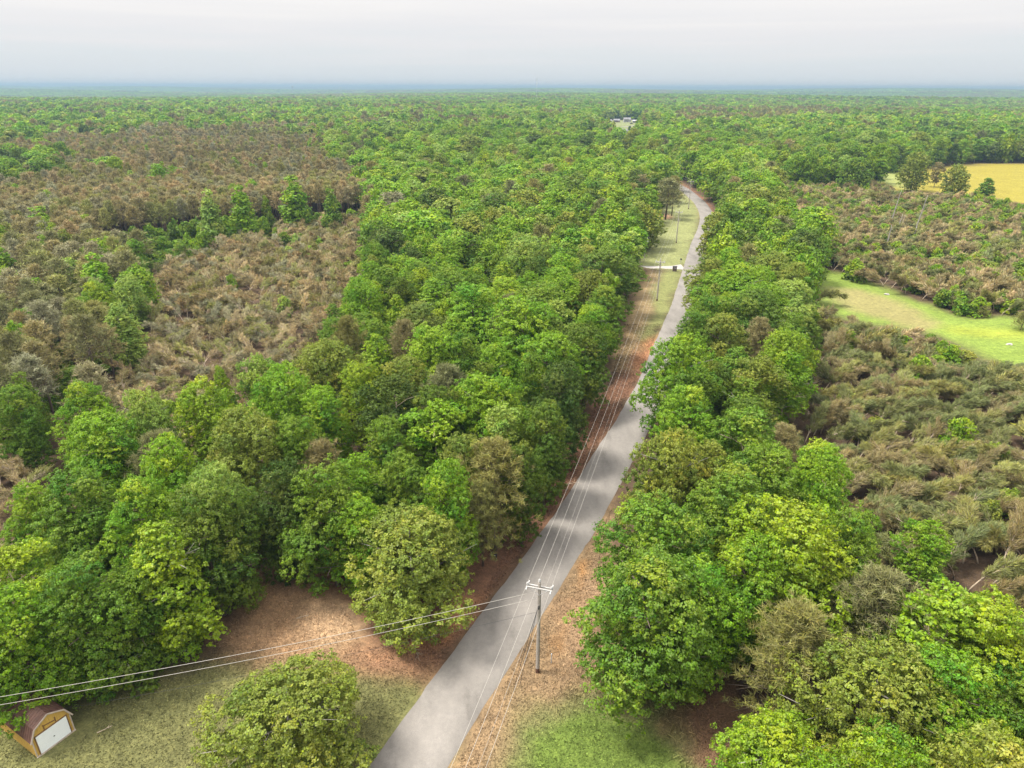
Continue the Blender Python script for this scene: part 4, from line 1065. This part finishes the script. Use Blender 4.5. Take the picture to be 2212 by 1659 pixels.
# ---------------------------------------------------------------- snags, rocks, branches
snag_meshes = []
for k, (px, py, h, ln, lab) in enumerate([(1920, 496, 15, .10, 'tallest leaning dead trunk above the bent pines on the right'), (1935, 508, 8, .12, 'short broken trunk between the two taller dead trunks'),
        (1941, 507, 7.5, .12, 'pale splintered trunk between the two taller dead trunks'), (1968, 529, 17, .09, 'rightmost leaning dead trunk above the bent pines'), (1911, 545, 9, .05, 'thin dead trunk left of the leaning dead trunks')]):
    x, y = P(px, py); rd_ = random.Random(k); t = empty('snag', (x, y, 0), 0, label=lab, cat='dead tree', group='bare dead trunks on the right')
    pts = [Vector((ln * z * (1 + .02 * z) * .8 + rd_.uniform(-.08, .08), rd_.uniform(-.1, .1), z)) for z in np.linspace(-.3, h, 8)]
    MB().tube(pts, [.26, .24, .22, .2, .18, .15, .11, .05], 7).build('trunk', GREYBARK if k != 2 else PALEBARK, t, True)
    for q in range(9):
        j = rd_.uniform(3, 6.6); a = pts[int(j)].lerp(pts[int(j) + 1], j % 1); th = rd_.uniform(0, 6.28); L_ = rd_.uniform(.6, 1.8)
        MB().tube([a, a + Vector((math.cos(th) * L_, math.sin(th) * L_, L_ * rd_.uniform(-.3, .5)))], [.05, .01], 4).build('limb', GREYBARK, t)
ROCK = simple('pale_rock', (.3, .28, .26), .9, .1, 2, bump=.4)
for k, (px, py, s, lab) in enumerate([(1916, 636.5, .6, 'pale rock in the upper part of the green clearing'), (2180, 745, .6, 'pale rock at the right end of the green clearing'), (1448, 0, 0, '')]):
    if not s: continue
    import bmesh
    bm = bmesh.new(); bmesh.ops.create_icosphere(bm, subdivisions=3, radius=1)
    for v in bm.verts: v.co *= 1 + .35 * mnoise.noise(v.co * 1.3 + Vector((k * 5, 0, 0))); v.co.x *= s * 1.2; v.co.y *= s * .8; v.co.z *= s * .45
    me = bpy.data.meshes.new('rock'); bm.to_mesh(me); bm.free(); me.materials.append(ROCK)
    x, y = P(px, py); tag(link('rock', me, None, (x, y, .1)), label=lab, cat='rock', group='pale rocks in the green clearing')
def bare_branch(x, y, rz, L_, lab, mat, lying=True, grp='fallen bare branches'):
    rd_ = random.Random(int(x * 7 + y)); mb = MB(); pts = [Vector((k * L_ / 6, rd_.uniform(-.08, .08) * L_ / 4, .08 + .04 * k)) for k in range(7)]
    mb.tube(pts, [.05 * (1 - k / 8) for k in range(7)], 5)
    for k in range(6):
        a = pts[rd_.randint(1, 5)]; th = rd_.choice([-1, 1]) * rd_.uniform(.4, 1.); q = L_ * rd_.uniform(.15, .35); mb.tube([a, a + Vector((math.cos(th) * q, math.sin(th) * q, rd_.uniform(0, .3)))], [.025, .006], 4)
    tag(mb.build('fallen_branch', mat, None, True, (x, y, 0), rz), label=lab, cat='branch', group=grp)
for (px, py, rz, L_, lab) in [(1190, 1055, .3, 4, 'bare fallen branch on the straw verge under the road edge trees'), (893, 1392, -1.2, 2.6, 'pale stick on the dirt right of the big olive oak'), (930, 1380, .9, 1.6, 'short pale stick beside the road left edge'),
        (210, 1585, .5, 1.2, 'pale stick on the lawn beside the shed'), (640, 1337, .2, 1.3, 'small stick lying in the dirt clearing')]:
    bare_branch(*P(px, py), rz, L_, lab, PALEBARK)
# small storm-thinned saplings standing in the green clearing
for (px, py, h, r, lab) in [(2061, 668, 3.4, 2.2, 'small brownish pine sapling in the middle of the green clearing'), (2075, 672, 2.6, 1.3, 'lower brownish sapling right beside the clearing sapling'), (2117, 684, 3.0, 2.0, 'small green-brown sapling near the top edge of the clearing'), (2205, 712, 4.2, 2.4, 'bushy sapling at the right border of the green clearing')]:
    x, y = P(px, py); place_tree('pine', x, y, h, r, TINT['khaki'], lab, 'saplings in the green clearing', lod=0)

# ---------------------------------------------------------------- far homestead, mast and water towers
def ground_at(px, py, it=6):
    h = 0.
    for _ in range(it): x, y = P(px, py, h); h = float(terrain(x, y))
    return x, y, h
HW = simple('house_white', (.3, .3, .3), .7, .04, 1); HB = simple('house_brown', (.2, .14, .15), .8, .1, 1); HG = simple('house_green', (.45, .5, .42), .7, .06, 1)
RG = simple('roof_grey', (.16, .16, .17), .8, .1, 1); RW_ = simple('roof_white', (.3, .3, .32), .5, .03, 1); RD = simple('roof_dark', (.08, .08, .09), .8, .1, 1)
def house(px, py, w, d, h, rz, wm, rm, lab, name='house', cat='house', wing=True):
    x, y, z = ground_at(px, py); t = empty(name, (x, y, z), rz, label=lab, cat=cat, group='buildings of the far homestead')
    def gable(c, w, d, h, rh, nm1, nm2):
        mb = MB(); cx, cy = c; mb.box((cx, cy, h / 2 - .25), (w, d, h + .5))
        i = len(mb.v); mb.v += [(cx - w / 2, cy - d / 2, h), (cx - w / 2, cy + d / 2, h), (cx - w / 2, cy, h + rh), (cx + w / 2, cy - d / 2, h), (cx + w / 2, cy + d / 2, h), (cx + w / 2, cy, h + rh)]; mb.f += [(i, i + 1, i + 2), (i + 3, i + 5, i + 4)]
        mb.build(nm1, wm, t)
        th = math.atan2(rh, d / 2); L_ = math.hypot(rh, d / 2) + .5; rb = MB()
        for s in (-1, 1): rb.box((cx, cy + s * (d / 4 + .2), h + rh / 2 + .02), (w + .8, L_, .16), M=Matrix.Rotation(-s * th, 3, 'X'))
        return rb.build(nm2, rm, t)
    gable((0, 0), w, d, h, d * .28, 'wall', 'roof')
    if wing: gable((w * .3, -d * .45), w * .3, d * .9, h * .9, d * .2, 'wing_wall', 'wing_roof')
    for k in range(3):
        f = MB().box((-w * .38 + k * w * .22, -d / 2 - .03, h * .5), (1.3, .08, 1.3)).build('window', DARKM, t)
    MB().box((w * .06, -d / 2 - .03, h * .38), (1.1, .08, 2.1)).build('door', HB, t)
house(1354, 264, 10, 7, 4.4, .1, HW, RG, 'white tall house at the top of the far homestead')
house(1332, 264, 9, 6, 2.8, -.1, HB, RG, 'dark brown house in the middle of the far homestead')
house(1313, 265, 11, 6, 2.8, .05, HG, RG, 'pale green house on the left of the far homestead')
house(1294, 267, 6, 4, 2.2, .05, HW, RW_, 'low white building at the left end of the far homestead', 'outbuilding', 'building', False)
house(1372, 265, 8, 5, 2.4, -.05, HW, RW_, 'low white building at the right end of the far homestead', 'outbuilding', 'building', False)
house(1346, 287, 8, 5, 2.8, .3, HW, RG, 'white house standing alone in front of the far homestead')
def car(px, py, rz, lab):
    x, y, z = ground_at(px, py); t = empty('parked_car', (x, y, z), rz, label=lab, cat='car'); b = MB(); ext(b, [(-2.3, .35), (2.3, .35), (2.3, .85), (1.2, .95), (.7, 1.5), (-1.3, 1.5), (-1.9, .95), (-2.3, .9)], -.9, .9); b.build('body', DARKM, t)
    for sx in (-1.4, 1.4):
        for sy in (-.85, .85): MB().tube([(sx, sy - .1, .33), (sx, sy + .1, .33)], .33, 12).build('wheel', RD, t)
car(1364, 268, .1, 'dark vehicle parked below the white tall house')
for (px, py, lab) in [(1360, 281, 'small round tree beside the lone white house'), (1359, 293, 'left of two small bushes along the homestead drive'), (1373, 291, 'right of two small bushes along the homestead drive')]:
    x, y, z = ground_at(px, py); place_tree('shrub', x, y, 4.5, 2.4, TINT['deep'], lab, 'bushes at the far homestead', lod=2)
mb = MB(); pts_ = [ground_at(px, 289) for px in (1343, 1352, 1362, 1372, 1384)]
for a, b in zip(pts_[:-1], pts_[1:]): mb.face([(a[0], a[1] - 2.2, a[2] + .12), (b[0], b[1] - 2.2, b[2] + .12), (b[0], b[1] + 2.2, b[2] + .12), (a[0], a[1] + 2.2, a[2] + .12)])
tag(mb.build('drive', CONC), kind='structure')
t = empty('radio_mast', (63.6, 2000, float(terrain(63.6, 2000))), label='thin grey radio mast rising above the horizon', cat='mast')
zb = float(terrain(63.6, 2000)); hh = 75 - zb; mb = MB()
for k in range(3):
    a = k * 2.094; mb.tube([(1. * math.cos(a), 1. * math.sin(a), 0), (.6 * math.cos(a), .6 * math.sin(a), hh)], .16, 5)
for k in range(26):
    z0 = hh * k / 26; z1 = hh * (k + 1) / 26; a = (k % 3) * 2.094; b = ((k + 1) % 3) * 2.094; r = .95 - k * .014
    mb.tube([(r * math.cos(a), r * math.sin(a), z0), (r * math.cos(b), r * math.sin(b), z1)], .09, 4)
mb.build('lattice', STEEL, t)
for z0 in (hh - 3, hh - 9, hh - 17): MB().lathe([(.4, z0), (1.4, z0 + .3), (1.4, z0 + 1.8), (.4, z0 + 2.)], n=8).build('antenna_array', STEEL, t)
def water_tower(x, y, ztop, r, lab):
    z = float(terrain(x, y)); H = ztop - z; t = empty('water_tower', (x, y, z), label=lab, cat='water tower', group='water towers on the horizon')
    MB().lathe([(.1, H - 2 * r), (r * .6, H - 1.8 * r), (r, H - r), (r * .6, H - .2 * r), (.1, H)], n=20).build('tank', HW, t, True)
    for k in range(4): a = k * 1.571 + .4; MB().tube([(r * .9 * math.cos(a), r * .9 * math.sin(a), 0), (r * .75 * math.cos(a), r * .75 * math.sin(a), H - r)], .5, 6).build('leg', HW, t)
    MB().tube([(0, 0, 0), (0, 0, H - 1.9 * r)], 1, 8).build('riser', HW, t)
water_tower(-1778, 6000, 56, 8, 'larger white water tower, on the left near the horizon')
water_tower(-1390, 6000, 44, 6, 'smaller white water tower, right of the larger one')

# ---------------------------------------------------------------- ground litter, weeds and grass on the open near ground
rg = np.random.default_rng(77)
def cover(name, label, n, area, Lr, wv, gain, flat, jitv=.3, tintadd=None, maxd=150):
    X = rg.uniform(-75, 75, n * 6); Y = rg.uniform(30, maxd, n * 6); k = np.abs(X) < .8 * Y + 20; X, Y = X[k], Y[k]
    rd2 = polydist(roadC, X, Y, False); ok_ = rd2 > 3.05 + .5 * fbm(X, Y, 3, 7)
    ins = np.zeros(X.shape, bool)
    for p in area: ins |= inpoly(p, X, Y)
    ok_ &= ins & ((np.abs((X + 40.5) * .5 + (Y - 42.5) * .86) > 2.2) | (np.hypot(X + 40.5, Y - 42.5) > 5)); X, Y = X[ok_][:n], Y[ok_][:n]; n = len(X)
    C = soil(X, Y) * gain * np.clip(1 + rg.normal(size=n) * jitv, .4, 2)[:, None]
    if tintadd is not None: C = C + np.array(tintadd) * rg.random(n)[:, None]
    d = unit(np.stack([rg.normal(size=n), rg.normal(size=n), np.abs(rg.normal(size=n)) * flat + .05], 1)); L_ = rg.uniform(*Lr, n)[:, None]
    side = unit(np.cross(d, rg.normal(size=(n, 3)))) * (rg.uniform(*wv, n)[:, None])
    c = np.stack([X, Y, np.full(n, .0) + .28 * np.clip((rd2[ok_][:n] - 4) / 5, 0, 1) * (fbm(X, Y, 14, 8) - .5) * 1.8 + .03], 1)
    V = np.stack([c - side, c + side, c + side * .2 + d * L_, c - side * .2 + d * L_], 1).reshape(-1, 3)
    m, nt, o = mat_base(name); a_ = N(nt, 'ShaderNodeAttribute', attribute_name='soil'); b_ = N(nt, 'ShaderNodeBsdfPrincipled'); b_.inputs['Roughness'].default_value = .9; b_.inputs['Specular IOR Level'].default_value = .15
    nt.links.new(a_.outputs[0], b_.inputs[0]); nt.links.new(b_.outputs[0], o.inputs[0])
    tag(link(name, mesh_np(name, V, np.arange(n * 4).reshape(n, 4), m, {'soil': np.repeat(np.clip(C, .005, .9), 4, 0)})), kind='stuff', label=label)
cover('grass', 'short mown grass and dry tufts beside the road', 130000, [OPEN['dirt'], OPEN['verge'], OPEN['strip']], (.08, .3), (.02, .05), 1.1, .9)
cover('leaf_litter', 'fallen leaves and pine straw on the verges', 50000, [OPEN['dirt'], OPEN['verge'], OPEN['strip']], (.08, .22), (.02, .05), 1.2, .15, .4, (.04, .025, .012))
wp = G([(1200,1440),(1290,1330),(1310,1400),(1400,1480),(1560,1520),(1580,1800),(1480,1800),(1440,1570),(1350,1520),(1250,1530),(1180,1560)])
cover('tall_weeds', 'rank dry weeds between the lawn and the trees', 16000, [wp], (.35, .9), (.02, .05), 1.15, 1.6, .3, (.08, .06, .02))
# ---------------------------------------------------------------- haze
m, nt, o = mat_base('haze'); v = N(nt, 'ShaderNodeVolumePrincipled'); v.inputs['Color'].default_value = (.205, .305, .44, 1); v.inputs['Absorption Color'].default_value = (.055, .036, .02, 1); v.inputs['Density'].default_value = .00021; v.inputs['Anisotropy'].default_value = .2
nt.links.new(v.outputs[0], o.inputs['Volume'])
mb = MB(); mb.box((0, 17000, 13), (61000, 35200, 128)); tag(mb.build('haze', m), kind='stuff', label='pale blue air over the far woods')
